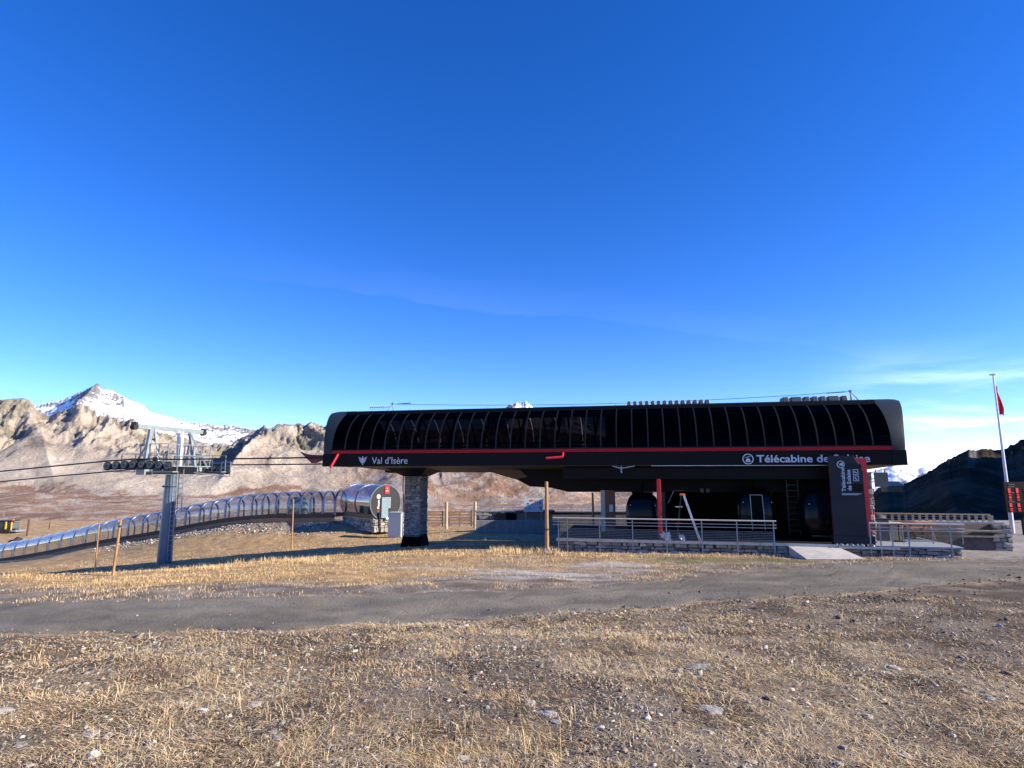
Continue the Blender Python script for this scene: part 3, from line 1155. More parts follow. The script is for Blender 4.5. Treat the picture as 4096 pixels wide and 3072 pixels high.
def stone_face(parent, o, u, n, length, height, hmean, wmean, matn='stone', depth=0.10, rnd=None, top=None, proud=0.05):
    """courses of single stones over a wall face: lower left corner o, along u, facing n"""
    rnd = rnd or random.Random(5)
    o, u, n = Vector(o), Vector(u).normalized(), Vector(n).normalized()
    base = root_loc(parent)
    rot = Matrix((u, -n, Vector((0, 0, 1)))).transposed().to_euler()
    z, k = 0.0, 0
    while z < height - 0.02:
        h = min(hmean * rnd.uniform(.6, 1.45), height - z)
        if height - z - h < hmean * .45:
            h = height - z
        x = 0.0
        while x < length - 0.01:
            w = wmean * rnd.uniform(.45, 1.8)
            if length - x - w < wmean * .4:
                w = length - x
            hh = h * rnd.uniform(.9, 1.0)
            ob = bpy.data.objects.new('stone', rnd.choice(STONES[matn]))
            COL.objects.link(ob)
            ob.parent = parent
            out = proud * rnd.uniform(.0, 1.6)
            ob.location = o + u * (x + w / 2) + Vector((0, 0, z + h / 2)) + n * (out - depth / 2) - base
            ob.rotation_euler = rot
            ob.rotation_euler.y += rnd.uniform(-.10, .10)
            ob.rotation_euler.z += rnd.uniform(-.12, .12)
            ob.scale = (w * 0.93 * rnd.choice((1, -1)), depth, hh * 0.90)
            x += w
            k += 1
        z += h
    return k


# ================================================================== LIFT STATION
S0, S1 = -9.45, 16.48          # ends of the glazing
ZB, ZR = 1.97, 4.82            # underside of the fascia, roof edge
DW = 6.8                       # depth of the canopy
DECK = -1.31
st = thing('lift_station', W(3.5, 3.4, DECK), 'long black cable car station with curved tinted glazing and a red stripe', 'lift station')


def psec(q, off=0.0):
    th = R(66) * q
    return 2.95 * (1 - math.cos(th)) - off * math.cos(th), 2.76 + 2.28 * math.sin(th) + off * math.sin(th)


NQ = 12
NP = 36
dS = (S1 - S0) / NP
# glazing panes, front and rear
for i in range(NP):
    a, b_ = S0 + i * dS + .02, S0 + (i + 1) * dS - .02
    mb = MB()
    mb.loft([[W(s, *psec(k / NQ)) for k in range(NQ + 1)] for s in (a, b_)])
    mb.build('pane', 'tinted_pane', st, smooth=True)
mb = MB()
for i in range(NP):
    a, b_ = S0 + i * dS, S0 + (i + 1) * dS
    rows = []
    for s in (a + .02, b_ - .02):
        r_ = [psec(k / NQ) for k in range(NQ + 1)]
        rows.append([W(s, DW - t_, z_) for t_, z_ in r_])
    mb.loft(rows)
mb.build('rear_glazing', 'tinted_pane', st, smooth=True)
# ribs
for i in range(1, NP):
    s = S0 + i * dS
    mb = MB()
    rows = []
    for ds, off in ((-.03, .0), (-.03, .025), (.03, .025), (.03, .0)):
        rows.append([W(s + ds, *psec(k / NQ, off)) for k in range(NQ + 1)])
    mb.loft(rows)
    mb.build('rib', 'rib_grey', st)
mb = MB()
for i in range(0, NP + 1, 2):
    s = S0 + i * dS
    for k in range(NQ):
        (t0, z0), (t1, z1) = psec(k / NQ, .0), psec((k + 1) / NQ, .0)
        mb.bar(W(s, DW - t0, z0), W(s, DW - t1, z1), .08, .06)
mb.build('rear_rib', 'black_matt', st)['kind'] = 'stuff'
# roof
mb = MB()
rf = [(1.42, 4.70), (1.46, 4.86), (1.58, 4.93), (1.75, 4.95), (2.4, 5.0), (3.4, 5.02), (4.4, 5.0), (5.05, 4.95), (5.25, 4.90), (5.35, 4.75), (5.1, 4.72), (1.7, 4.72)]
mb.loft([[W(s, t_, z_) for t_, z_ in rf] for s in (S0 - .02, S1 + .02)], True)
mb.build('roof', 'black_panel', st)
for i in range(12):
    s = S0 + 1.4 + i * 2.16
    for ds in ((-.05, .07) if i % 2 else (0,)):
        MB().obox(W(s + ds, 1.5, 4.945), AX, BX, (0, 0, 1), .035, .03, .03).build('roof_bolt', 'steel', st)
# fascia, sill and stripe
mb = MB()
mb.sbox(S0 - .05, S1 + .05, 0.0, .12, ZB, 2.60)
mb.build('fascia', 'black_panel', st)
for i in range(1, 9):
    s = S0 + i * (S1 - S0) / 9
    MB().sbox(s - .006, s + .006, -.004, .02, ZB + .01, 2.595).build('panel_joint', 'rib_grey', st)
MB().sbox(S0 - .03, S1 + .03, -.03, .10, 2.603, 2.742).build('red_stripe', 'red_band', st)
MB().sbox(S0 - .02, S1 + .02, .0, .16, 2.745, 2.80).build('sill', 'rib_grey', st)
MB().sbox(S0, S1, DW - .12, DW, 1.66, 2.78).build('rear_fascia', 'black_panel', st)
MB().sbox(S0 + .1, S1 - .1, .2, DW - .2, 2.35, 2.42).build('machine_floor', 'black_matt', st)
# machinery behind the glass
rnd = random.Random(3)
for i in range(13):
    s = S0 + 1.2 + i * 1.95
    mb = MB()
    w_ = rnd.uniform(.25, .9)
    mb.sbox(s, s + w_, 2.2 + rnd.uniform(0, 1), 4.2, 2.42, 2.75 + rnd.uniform(0, .35))
    mb.bar(W(s + .2, 2.6, 2.7), W(s + .5, 3.2, 4.7), .10)
    mb.cyl(W(s + 1.0, 1.9, 2.95), W(s + 1.0, 2.1, 2.95), .22, n=12)
    mb.build('machinery', 'black_matt', st)
MB().obox(W(S0 + .75, 2.0, 3.45), AX, BX, (0, 0, 1), .30, .3, .5).build('red_motor', 'dark_red', st)
for t_ in (1.5, DW - 1.5):
    MB().sbox(S0 + .2, S1 - .2, t_ - .1, t_ + .1, 3.06, 3.16).build('guide_rail', 'rib_grey', st)
# end caps
for side, si, so in ((-1, S0, -9.92), (1, S1, 17.0)):
    def section(s_lo, flare, sc):
        pts = []
        half = [(-.035, 1.955), (-.035, 2.6)] + [psec(k / NQ, .05) for k in range(NQ + 1)]
        full = half + [(2.5, 5.04), (3.4, 5.06), (4.3, 5.04)] + [(DW - a, b) for a, b in reversed(half)]
        for t_, z_ in full:
            c_ = 3.4 + (t_ - 3.4) * sc
            zz = 1.955 + (z_ - 1.955) * (1 - (1 - sc) * .9)
            pts.append(W(s_lo + flare * max(0, (z_ - 2.0) / 2.8) ** 3, c_, zz))
        return pts
    d_ = side
    rows = [section(si - d_ * .02, 0, 1.0), section(so - d_ * .14, d_ * .42, 1.0), section(so - d_ * .03, d_ * .56, .992), section(so, d_ * .56, .97)]
    mb = MB()
    mb.loft(rows)
    n_ = len(rows[0])
    mb.add(rows[-1], [tuple(range(n_))])
    cap = mb.build('end_cap', 'cap_grey', st, smooth=True)
    mb = MB()
    mb.sbox(min(si, so) - .004 * 1, max(si, so) + .004, -.05, DW + .05, 1.95, 2.585)
    mb.build('end_skirt', 'black_panel', st)
# red fin over the rope inlet at the left end
fin = [(r2(*p)) for p in ((665, 502), (720, 522), (790, 530), (872, 532), (876, 578), (840, 585), (805, 603), (765, 603), (700, 540))]
poly = [W(a, 1.0, b) for a, b in (sp(px, py, 1.0) for px, py in fin)]
MB().prism(poly, BX * .06).build('rope_inlet_fin', 'dark_red', st)
# soffit, slightly sloping to the rear
sL = sp(351, 466.5, .1)[0]
sL2 = sp(403, 472.4, DW)[0]
mb = MB()
c_ = [W(sL, .13, 1.955), W(S1 + .3, .13, 1.955), W(S1 + .3, DW, 1.66), W(sL2, DW, 1.66)]
mb.prism(c_, (0, 0, .05))
mb.build('soffit', 'soffit', st)
# hull hanging under the canopy
hull = [sp(px, py, 3.2) for px, py in ((484, 466.6), (494, 473), (518, 480), (530, 486.5), (550.6, 487.7), (568.6, 492), (665, 492))]
hull = hull + [(14.8, hull[-1][1]), (14.8, 1.8)]
MB().prism([W(a, 3.2, b) for a, b in hull], BX * 2.0).build('drive_hull', 'black_panel', st)
h2 = [sp(px, py, 3.15) for px, py in ((486, 466.8), (493, 472), (516, 479), (527, 477), (520, 470))]
MB().prism([W(a, 3.17, b) for a, b in h2], BX * .02).build('bounce_lit_cladding', 'soffit', st)  # brown bounce light from the ground put into the sheet's colour
MB().sbox(2.4, 15.0, .5, 3.0, 1.35, 1.87).build('track_beam', 'black_panel', st)
MB().sbox(6.5, 14.4, -.02, .02, 1.935, 1.962).build('light_strip', 'steel', st)
# lettering on the fascia
nF = -BX
mb = MB()
a, z0 = sp(371.8, 464.9, 0)
b_, z1 = sp(407.7, 457.4, 0)
zt = 2.08
write(mb, "Val d’Isère", W(a, -.002, zt), AX, (0, 0, 1), nF, b_ - a, .36, 0.0, ref=(0.0, .75))
wv = b_ - a
mb.build('lettering', 'letter', st)
mb = MB()
a, zc_ = sp(358.2, 465.5, 0)
b_, _ = sp(367.2, 456.5, 0)
eagle(mb, W(a, -.002, 2.02), AX, (0, 0, 1), nF, b_ - a, .44)
mb.build('eagle_emblem', 'letter', st)
mb = MB()
a, z0 = sp(756.7, 462.2, 0)
b_, z1 = sp(869.7, 455.6, 0)
write(mb, "Télécabine de Solaise", W(a, -.002, 2.09), AX, (0, 0, 1), nF, b_ - a, .33, 0.018, ref=(0.0, .73))
mb.build('lettering', 'letter', st)
mb = MB()
a, _ = sp(748, 459, 0)
cabin_sign(mb, W(a, -.002, 2.235), AX, (0, 0, 1), nF, .235)
mb.build('cabin_pictogram', 'letter', st)
# red arms that stand out from the fascia
def arm(pts, label, wire=None):
    mb = MB()
    mb.tube(pts, .055, 10)
    o = mb.build('red_arm', 'red_pole', st, smooth=True)
    if wire:
        MB().tube(wire, .012, 5).build('hanging_wire', 'cable', o)


p0, p1 = W(*[sp(338, 454.5, -.05)[0], -.05, sp(338, 454.5, -.05)[1]]), W(sp(330.7, 467.3, -.8)[0], -.8, sp(330.7, 467.3, -.8)[1])
arm([p0, p1], '', [p1, p1 + Vector((-.02, 0, -.32))])
q = [(563, 453.2, -.05), (562.6, 457, -.9), (546, 458.2, -1.0)]
arm([W(sp(*a)[0], a[2], sp(*a)[1]) for a in q], '')
# hanging bracket under the fascia
bs, bz = sp(621.3, 467, .1)
mb = MB()
mb.bar(W(bs, .1, 1.95), W(bs, .1, 1.62), .06)
mb.bar(W(bs, .1, 1.83), W(bs + .62, .1, 1.95), .05)
mb.bar(W(bs, .1, 1.83), W(bs - .42, .1, 1.95), .05)
mb.build('hanging_bracket', 'galv', st)
# stone clad column near the left end
cs, _ = sp(416, 500, 3.4)
ct = 3.4
zg = gz(*W(cs, ct, 0).xy) - .15
cw, cd = .92, 1.1
col = MB().sbox(cs - cw / 2, cs + cw / 2, ct - cd / 2, ct + cd / 2, zg + .7, 1.5).build('stone_column', 'mortar', st)
k = stone_face(col, W(cs - cw / 2, ct - cd / 2, zg + .8), AX, -BX, cw, 1.5 - zg - .85, .115, .27, 'slate', .12, random.Random(21), proud=.045)
k += stone_face(col, W(cs + cw / 2, ct - cd / 2, zg + .8), BX, AX, cd, 1.5 - zg - .85, .115, .3, 'slate', .12, random.Random(22), proud=.045)
mb = MB()
for (w0, w1, za, zb_) in ((1.28, 1.02, zg - .1, zg + .75),):
    mb.hexa([W(cs - w0 / 2, ct - w0 / 2, za), W(cs + w0 / 2, ct - w0 / 2, za), W(cs + w0 / 2, ct + w0 / 2, za), W(cs - w0 / 2, ct + w0 / 2, za),
             W(cs - w1 / 2, ct - w1 / 2, zb_), W(cs + w1 / 2, ct - w1 / 2, zb_), W(cs + w1 / 2, ct + w1 / 2, zb_), W(cs - w1 / 2, ct + w1 / 2, zb_)])
foot_o = mb.build('column_foot', 'black_matt', st)
for d_ in (-.32, .0, .30):
    MB().obox(W(cs + d_, ct - .60, zg + .3), AX, BX, (0, 0, 1), .07, .16, .62).build('stiffener', 'black_matt', foot_o)
mb = MB()
mb.hexa([W(cs - .5, 2.7, 1.45), W(cs + .5, 2.7, 1.45), W(cs + .5, 4.1, 1.45), W(cs - .5, 4.1, 1.45),
         W(cs - 1.1, 1.6, 1.9), W(cs + 1.25, 1.6, 1.9), W(cs + 1.25, 5.2, 1.9), W(cs - 1.1, 5.2, 1.9)])
mb.build('column_head', 'black_panel', st)
MB().tube([W(cs - .52, ct - .62, 1.6), W(cs - .53, ct - .62, .9), W(cs - .49, ct - .6, .2), W(cs - .49, ct - .6, zg + .7)], .03, 6).build('downpipe', 'black_matt', st)
# second column, painted
c2a, _ = sp(601.6, 510, 3.4)
c2b, _ = sp(615, 510, 3.4)
col2 = MB().sbox(c2a, c2b, 3.1, 3.9, DECK - .1, .75).build('painted_column', 'pillar_red', st)
MB().sbox(c2a - .015, c2a + (c2b - c2a) * .3, 3.06, 3.4, DECK, .74).build('column_edge', 'pillar_white', col2)
MB().sbox(c2b - .27, c2b - .07, 2.98, 3.10, -.32, .03).build('control_box', 'board_white', col2)
# dark service building inside the station, stone pier and end wall
wl_ = sp(664, 505, 7.0)[0]
MB().sbox(wl_, 15.2, 7.0, 20.0, -2.9, 3.7).build('rear_building', 'black_matt', st)
MB().sbox(4.2, S1 - .1, DW - 1.9, DW - 1.7, 2.43, 4.71).build('rear_light_block', 'black_matt', st)  # added black wall that blocks rear window light and darkens the right panes
MB().sbox(wl_, wl_ + .15, 5.0, 7.0, DECK, 1.72).build('side_wall', 'black_matt', st)
a, b_ = sp(773, 490, 6.5)[0], sp(838, 490, 6.5)[0]
MB().sbox(a, b_ + .6, 6.55, 6.75, DECK, 1.55).build('timber_wall', 'orange_wall', st)
a, b_ = sp(748, 485, 5.6)[0], sp(772, 485, 5.6)[0]
pier = MB().sbox(a, b_, 5.7, 6.5, DECK, 1.5).build('stone_pier', 'mortar', st)
stone_face(pier, W(a, 5.7, DECK), AX, -BX, b_ - a, 2.8, .22, .42, 'stone', .14, random.Random(31))
a, b_ = sp(866.5, 500, .5)[0], sp(872.5, 500, .5)[0]
ew = MB().sbox(b_ - .42, b_, .42, 6.9, DECK - .1, 1.66).build('end_wall', 'mortar', st)
stone_face(ew, W(b_ - .42, .42, DECK), AX, -BX, .42, 2.97, .20, .30, 'stone', .16, random.Random(32), proud=.07)
stone_face(ew, W(b_, .42, DECK), BX, AX, 6.2, 2.97, .27, .55, 'stone', .16, random.Random(33), proud=.06)
# vertical steel ladder inside and ceiling spots
mb = MB()
a, b_ = sp(786.5, 500, 3.3)[0], sp(797.5, 500, 3.3)[0]
for s in (a, b_):
    mb.bar(W(s, 3.1, DECK), W(s, 3.1, 1.3), .05)
for i in range(9):
    mb.bar(W(a, 3.1, DECK + .2 + i * .27), W(b_, 3.1, DECK + .2 + i * .27), .035)
mb.build('service_ladder', 'wheel_disc', st)
for px in (698.5, 704):
    s, z = sp(px, 489.5, 4.9)
    MB().obox(W(s, 3.1, z), AX, BX, (0, 0, 1), .15, .12, .18).build('ceiling_spot', 'vent_grey', st)
mb = MB()
q = [sp(668, 503, 2), sp(674, 490.5, 2), sp(684, 490.5, 2)]
mb.tube([W(a, 2.0, b) for a, b in q], .02, 6)
mb.build('conduit', 'steel', st)
# hanging sign under the left part
s, z = sp(395, 469.5, 5.0)
hs = MB().sbox(s - .45, s + .75, 4.95, 5.0, z - .20, z + .2).build('hanging_sign', 'totem_grey', st)
for dz_ in (.1, -.12):
    MB().sbox(s + .12, s + .42, 4.93, 4.955, z + dz_ - .085, z + dz_ + .085).build('red_plate', 'red_sign', hs)

# ---------------------------------------------------- things on the roof
def roof_vents(pxl, pxr, py, n, wide, label, grp, tt=2.0):
    a, b_ = sp(pxl, py, tt)[0], sp(pxr, py, tt)[0]
    ws = [1.0] * n
    for i in wide:
        ws[i] = wide[i]
    tot = sum(ws) + .42 * (n - 1)
    un = (b_ - a) / tot
    s = a
    for i in range(n):
        w_ = ws[i] * un
        h_ = sp(pxl, py, tt)[1] + .03
        zb_ = 4.93
        root = thing('roof_vent', W(s + w_ / 2, tt + .4, zb_), label(i), 'roof vent', grp)
        mb = MB()
        mb.hexa([W(s, tt, zb_), W(s + w_, tt, zb_), W(s + w_, tt + .9, zb_), W(s, tt + .9, zb_),
                 W(s + .02, tt + .06, h_), W(s + w_ - .02, tt + .06, h_), W(s + w_ - .02, tt + .8, h_), W(s + .02, tt + .8, h_)])
        mb.build('hood', 'vent_grey', root, bevel=.02)
        MB().sbox(s - .02, s + w_ + .02, tt - .02, tt + .92, zb_ - .015, zb_ + .035).build('flashing', 'rib_grey', root)
        s += w_ + .42 * un


ORD = ['first', 'second', 'third', 'fourth', 'fifth', 'sixth', 'seventh', 'eighth', 'ninth', 'tenth', 'eleventh', 'twelfth', 'thirteenth', 'fourteenth']
roof_vents(627, 710, 401.8, 14, {}, lambda i: f'grey roof vent hood, {ORD[i]} from the left in the long row of fourteen', 'grey vents on the station roof')
roof_vents(783, 848, 397.5, 7, {0: 1.1, 1: 1.9, 5: 1.9}, lambda i: f'grey roof vent hood, {ORD[i]} from the left in the short row by the right mast', 'grey vents near the right mast')


def roof_mast(px, py, t, label, lean):
    s, z = sp(px, py, t)
    root = thing('roof_mast', W(s, t, 4.98), label, 'mast')
    for ds, dt in ((-.18, -.15), (.2, -.12), (.02, .25)):
        MB().cyl(W(s + ds + lean, t + dt, 4.96), W(s, t, z), .025, .02, 6).build('strut', 'galv', root)
    MB().obox(W(s, t, z + .02), AX, BX, (0, 0, 1), .10, .08, .10).build('head', 'galv', root)
    return root, s, z


ml, msl, mzl = roof_mast(392.5, 404, 2.3, 'thin steel tripod mast at the left end of the station roof', -.05)
mr, msr, mzr = roof_mast(850, 391.5, 2.3, 'thin steel tripod mast at the right end of the station roof', .12)
# directional aerial on the left mast
s, z = sp(391, 407, 2.3)
ar = thing('aerial', W(s, 2.3, z), 'comb shaped directional aerial on the left roof mast', 'antenna')
e, _ = sp(370, 407, 2.3)
MB().cyl(W(s, 2.26, z), W(e, 2.26, z), .018, n=6).build('boom', 'steel', ar)
for i in range(8):
    x = e + .05 + i * (s - e) * .83 / 8
    MB().cyl(W(x, 2.26, z - .12), W(x, 2.26, z + .12), .014, n=5).build('element', 'white_paint', ar)
# guy wire between the masts
gw = thing('guy_wire', W(msl, 2.3, mzl), 'thin steel wire stretched above the roof between the two masts', 'wire')
pts = []
for i in range(25):
    f = i / 24
    pts.append(W(msl + (msr - msl) * f, 2.3, mzl + (mzr - mzl) * f - .28 * 4 * f * (1 - f)))
MB().tube(pts, .012, 5).build('wire', 'cable', gw)
for f0 in (0.012, .955):
    i0 = W(msl + (msr - msl) * f0, 2.3, mzl + (mzr - mzl) * f0 - .28 * 4 * f0 * (1 - f0))
    MB().bar(i0, i0 + (pts[-1] - pts[-2]).normalized() * .8, .05, .05).build('turnbuckle', 'galv', gw)

# ================================================================== PLATFORM
PT = -.60
pf = thing('platform', W(8, 0, -1.9), 'grey boarding platform on a low rubble stone wall under the station', 'platform')
MB().sbox(2.2, 15.05, PT - .04, 7.0, DECK - .07, DECK).build('deck', 'deck_shaded', pf)
MB().sbox(15.055, 18.5, PT - .04, 3.4, DECK - .07, DECK - .003).build('terrace_floor', 'deck_grey', pf)
MB().sbox(2.2, 14.9, PT - .10, PT - .045, DECK - .10, DECK + .02).build('edge_beam', 'steel', pf)
wall = MB().sbox(2.25, 18.45, PT + .12, 3.0, -2.3, DECK - .075).build('wall', 'mortar', pf)
stone_face(wall, W(2.25, PT + .08, -2.05), AX, -BX, 9.75, .64, .175, .36, 'stone', .2, random.Random(41), proud=.07)
stone_face(wall, W(14.15, PT + .08, -2.0), AX, -BX, 4.3, .60, .17, .42, 'stone', .2, random.Random(42), proud=.07)
stone_face(wall, W(2.27, 3.0, -2.05), -BX, -AX, 3.4, .64, .175, .36, 'stone', .2, random.Random(43), proud=.05)
stone_face(wall, W(18.43, PT + .1, -2.0), BX, AX, 3.0, .60, .17, .42, 'stone', .2, random.Random(44), proud=.05)
# concrete ramp
a, b_ = sp(788, 546, PT)[0], sp(838, 546, PT)[0]
rb, rb2 = W(a + .25, -2.5, 0), W(b_ + .35, -2.7, 0)
rb.z, rb2.z = gz(rb.x, rb.y), gz(rb2.x, rb2.y)
mb = MB()
z_ = DECK - .10
pts = [W(a, PT - .11, z_), W(b_, PT - .11, z_), rb2 + Vector((0, 0, .02)), rb + Vector((0, 0, .02))]
mb.hexa([p + Vector((0, 0, -.7)) for p in pts] + pts)
rp_ = thing('ramp', W((a + b_) / 2, PT - .5, -1.9), 'pale concrete ramp leading up to the platform in front of the totem', 'ramp')
mb.build('slab', 'concrete', rp_)


def railing(name, label, s0, s1, t, z_top, z_deck, post_s, group=None, rails=(.16, .29), wires=7, z_low=None, cap=.06, glass=None):
    root = thing(name, W((s0 + s1) / 2, t, z_deck), label, 'railing', group)
    MB().cyl(W(s0, t, z_top), W(s1, t, z_top), cap / 2, n=8).build('handrail', 'rail_steel', root, smooth=True)
    for d_ in rails:
        MB().cyl(W(s0, t, z_top - d_), W(s1, t, z_top - d_), .014, n=6).build('rail', 'rail_steel', root)
    for s in post_s:
        MB().sbox(s - .022, s + .022, t - .03, t + .012, (z_low if z_low is not None else z_deck), z_top).build('post', 'galv', root)
    if wires:
        for a, b_ in zip(post_s[:-1], post_s[1:]):
            mb = MB()
            for i in range(wires):
                z = z_deck + .06 + i * .068
                mb.cyl(W(a + .04, t - .012, z), W(b_ - .04, t - .012, z), .0065, n=4, cap=False)
            k_ = int((b_ - a) / .05)
            for i in range(k_):
                mb.bar(W(a + .04 + i * .05, t - .012, z_deck + .05), W(a + .04 + i * .05, t - .012, z_deck + .06 + (wires - 1) * .068), .003)
            mb.build('mesh_panel', 'galv', root)
    return root


posts = [sp(px, 530, PT - .14)[0] for px in (558.5, 567.5, 599.7, 632.5, 666.4, 701.8, 736.9, 773.6)]
railing('railing', 'steel railing with mesh panels along the front of the dark platform', posts[0] - .25, posts[-1] + .12, PT - .14, -.39, DECK, posts, z_low=-1.8)
# right-hand railing with a clear windbreak panel
posts = [sp(px, 530, PT - .1)[0] for px in (869.5, 879.8, 891.5, 908, 949.8)]
sR = sp(964, 523, PT - .1)[0]
rr_ = railing('railing', 'steel railing with a clear windbreak panel right of the totem sign', posts[0], sR, PT - .1, -.41, DECK, posts, wires=0, z_low=-1.78)
a, b_ = sp(902, 538, .55)[0], sp(964, 538, .55)[0]
MB().sbox(a, b_, .55, .565, DECK + .06, -.70).build('windbreak_panel', 'clear_panel', rr_)
for s in (a + .05, b_ - .05, (a + b_) / 2):
    MB().sbox(s - .02, s + .02, .53, .55, DECK, -.70).build('panel_post', 'galv', rr_)

# ================================================================== SIGN TOTEM
tt = -.66
tL, tR = sp(834.5, 540, tt)[0], sp(873.5, 540, tt)[0]
zt0, zt1 = -1.22, 2.34
tot = thing('sign_totem', W((tL + tR) / 2, tt, DECK), 'tall dark grey totem sign with white lettering and a red right edge', 'sign')
wr_ = tR - tL
mb = MB()
poly = [(tL, zt0 + .28), (tR - .18, zt0 + .28), (tR - .18, zt1 - .62), (tR - .50, zt1), (tL, zt1)]
mb.prism([W(a, tt, b) for a, b in poly], BX * .10)
mb.build('front_panel', 'totem_grey', tot, bevel=.004)
MB().sbox(tL + .05, tR + .02, tt + .105, tt + .30, zt0 + .26, zt1 - .10).build('red_panel', 'red_sign', tot)
MB().sbox(tL - .02, tR + .06, tt - .03, tt + .34, zt0 - .08, zt0 + .275).build('plinth', 'totem_grey', tot)
for z in (.60, -.15, -.48):
    MB().sbox(tL + .005, tR - .185, tt - .004, tt - .001, z, z + .012).build('joint_line', 'rib_grey', tot)
up, rt = Vector((0, 0, 1)), -AX
mb = MB()
write(mb, "Télécabine", W(tL + .58, tt, .86), (0, 0, 1), -AX, -BX, .98, .155, .012, ref=(0, .73))
mb.build('lettering', 'letter', tot)
mb = MB()
write(mb, "de Solaise", W(tL + .80, tt, .90), (0, 0, 1), -AX, -BX, .86, .155, .012, ref=(0, .73))
mb.build('lettering', 'letter', tot)
MB().sbox(tL + .42, tR - .30, tt - .006, tt - .001, .76, .778).build('underline', 'letter', tot)
MB().sbox(tL + .42, tR - .42, tt - .006, tt - .001, .72, .738).build('underline', 'letter', tot)
mb = MB()
cabin_sign(mb, W(tL + .46, tt, 1.98), (0, 0, 1), -AX, -BX, .15)
mb.build('cabin_pictogram', 'letter', tot)
for zc_ in (1.66, 1.40):
    mb = MB()
    x0 = tR - .56
    for (a, b_, c_, d_) in ((0, .2, 0, .02), (0, .2, .20, .22), (0, .02, .02, .20), (.18, .2, .02, .20), (.06, .09, .08, .16), (.10, .14, .06, .10)):
        mb.sbox(x0 + a, x0 + b_, tt - .006, tt - .001, zc_ - .11 + c_, zc_ - .11 + d_)
    mb.build('service_pictogram', 'letter', tot)
MB().sbox(tR - .82, tR - .22, tt - .004, tt - .001, 1.82, 1.99).build('grey_patch', 'rib_grey', tot)
MB().sbox(tR - .62, tR - .24, tt - .004, tt - .001, .86, 1.18).build('display_panel', 'black_panel', tot)
for i in range(4):
    s = tL + .15 + i * (wr_ - .3) / 3
    mb = MB()
    mb.bar(W(s - .12, tt - .15, DECK + .01), W(s, tt + .1, zt0), .05)
    mb.bar(W(s + .12, tt - .15, DECK + .01), W(s, tt + .1, zt0), .05)
    mb.build('foot_bracket', 'steel', tot)
MB().sbox(tL + .1, tR + .9, PT - .22, PT - .11, DECK - .13, DECK - .04).build('base_rail', 'steel', tot)

# red sign seen edge-on behind the railing
s, z = sp(660.5, 540, .3)
rs = thing('blade_sign', W(s, .3, DECK), 'narrow bright red sign seen edge-on behind the front railing', 'sign')
za, zb_ = sp(660.5, 540, .3)[1] + .04, sp(660.5, 479, .3)[1]
MB().sbox(s - .085, s + .075, -.35, .95, za, zb_).build('red_panel', 'red_sign', rs, bevel=.008)
MB().sbox(s + .076, s + .10, -.33, .93, za + .05, zb_ - .06).build('dark_panel', 'totem_grey', rs)
MB().sbox(s - .12, s + .12, -.40, 1.0, DECK, za).build('foot_plate', 'galv', rs)

# step ladder
lt = -.42
s0, z0 = sp(700, 541.5, lt)
s1, z1 = sp(682.5, 495, lt)
s2 = sp(676.5, 541, lt)[0]
ld = thing('step_ladder', W((s0 + s2) / 2, lt, DECK), 'aluminium step ladder with red feet standing on the platform edge', 'ladder')
for dt in (-.17, .17):
    mb = MB()
    mb.bar(W(s0, lt + dt * 1.25, DECK + .03), W(s1 + .05, lt + dt * .8, z1), .028, .075)
    mb.build('front_stile', 'ladder_alu', ld)
    mb = MB()
    mb.bar(W(s2 + .0, lt + dt * 1.25, DECK + .03), W(s1 - .06, lt + dt * .8, z1), .022, .04)
    mb.build('rear_stile', 'rubber', ld)
    MB().obox(W(s0, lt + dt * 1.25, DECK + .045), AX, BX, (0, 0, 1), .10, .06, .09).build('foot', 'orange', ld)
    MB().obox(W(s2, lt + dt * 1.25, DECK + .03), AX, BX, (0, 0, 1), .06, .04, .05).build('foot', 'rubber', ld)
for i in range(7):
    f = (i + .6) / 7.6
    c_ = W(s0 + (s1 + .05 - s0) * f, lt, DECK + (z1 - DECK) * f)
    MB().obox(c_, AX, BX, (0, 0, 1), .09, .36, .025).build('step', 'ladder_alu' if i != 2 else 'red_sign', ld)
MB().obox(W(s1 - .01, lt, z1 + .02), AX, BX, (0, 0, 1), .22, .34, .07).build('top_cap', 'orange', ld, bevel=.015)
sA, zA = sp(680, 506.8, lt)
MB().obox(W(sA - .05, lt, zA), AX, BX, (0, 0, 1), .30, .3, .02).build('tray', 'ladder_alu', ld)
MB().obox(W(s1 - .1, lt, sp(690, 523.4, lt)[1]), AX, BX, (0, 0, 1), .55, .03, .02).build('spreader', 'orange', ld)

# crumpled white sheets on the deck edge
def sheet(px, py, label, w_, h_, seed):
    s, z = sp(px, py, -.45)
    root_ = W(s, -.45, DECK)
    rnd = random.Random(seed)
    bm = bmesh.new()
    bmesh.ops.create_icosphere(bm, subdivisions=3, radius=1)
    for v in bm.verts:
        n_ = v.co.normalized()
        k_ = 1 + .35 * math.sin(n_.x * 7 + seed) * math.sin(n_.y * 6) + .25 * math.sin(n_.z * 9 + n_.x * 5 + seed * 2) + rnd.uniform(-.06, .06)
        v.co = Vector((n_.x * w_ * k_, n_.y * .16 * k_, max(-.1, n_.z) * h_ * k_ + .03 + max(0, -n_.x) * h_ * .6))
    me = bpy.data.meshes.new('plastic_sheet')
    bm.to_mesh(me)
    bm.free()
    me.materials.append(M['white_lit'])
    ob = bpy.data.objects.new('plastic_sheet', me)
    COL.objects.link(ob)
    ob.location = root_
    tag(ob, label, 'plastic sheet')


sheet(666.5, 541, 'crumpled white plastic sheet at the foot of the narrow red sign', .20, .26, 2)
sheet(682, 541, 'crumpled white plastic sheet left of the step ladder', .12, .20, 5)


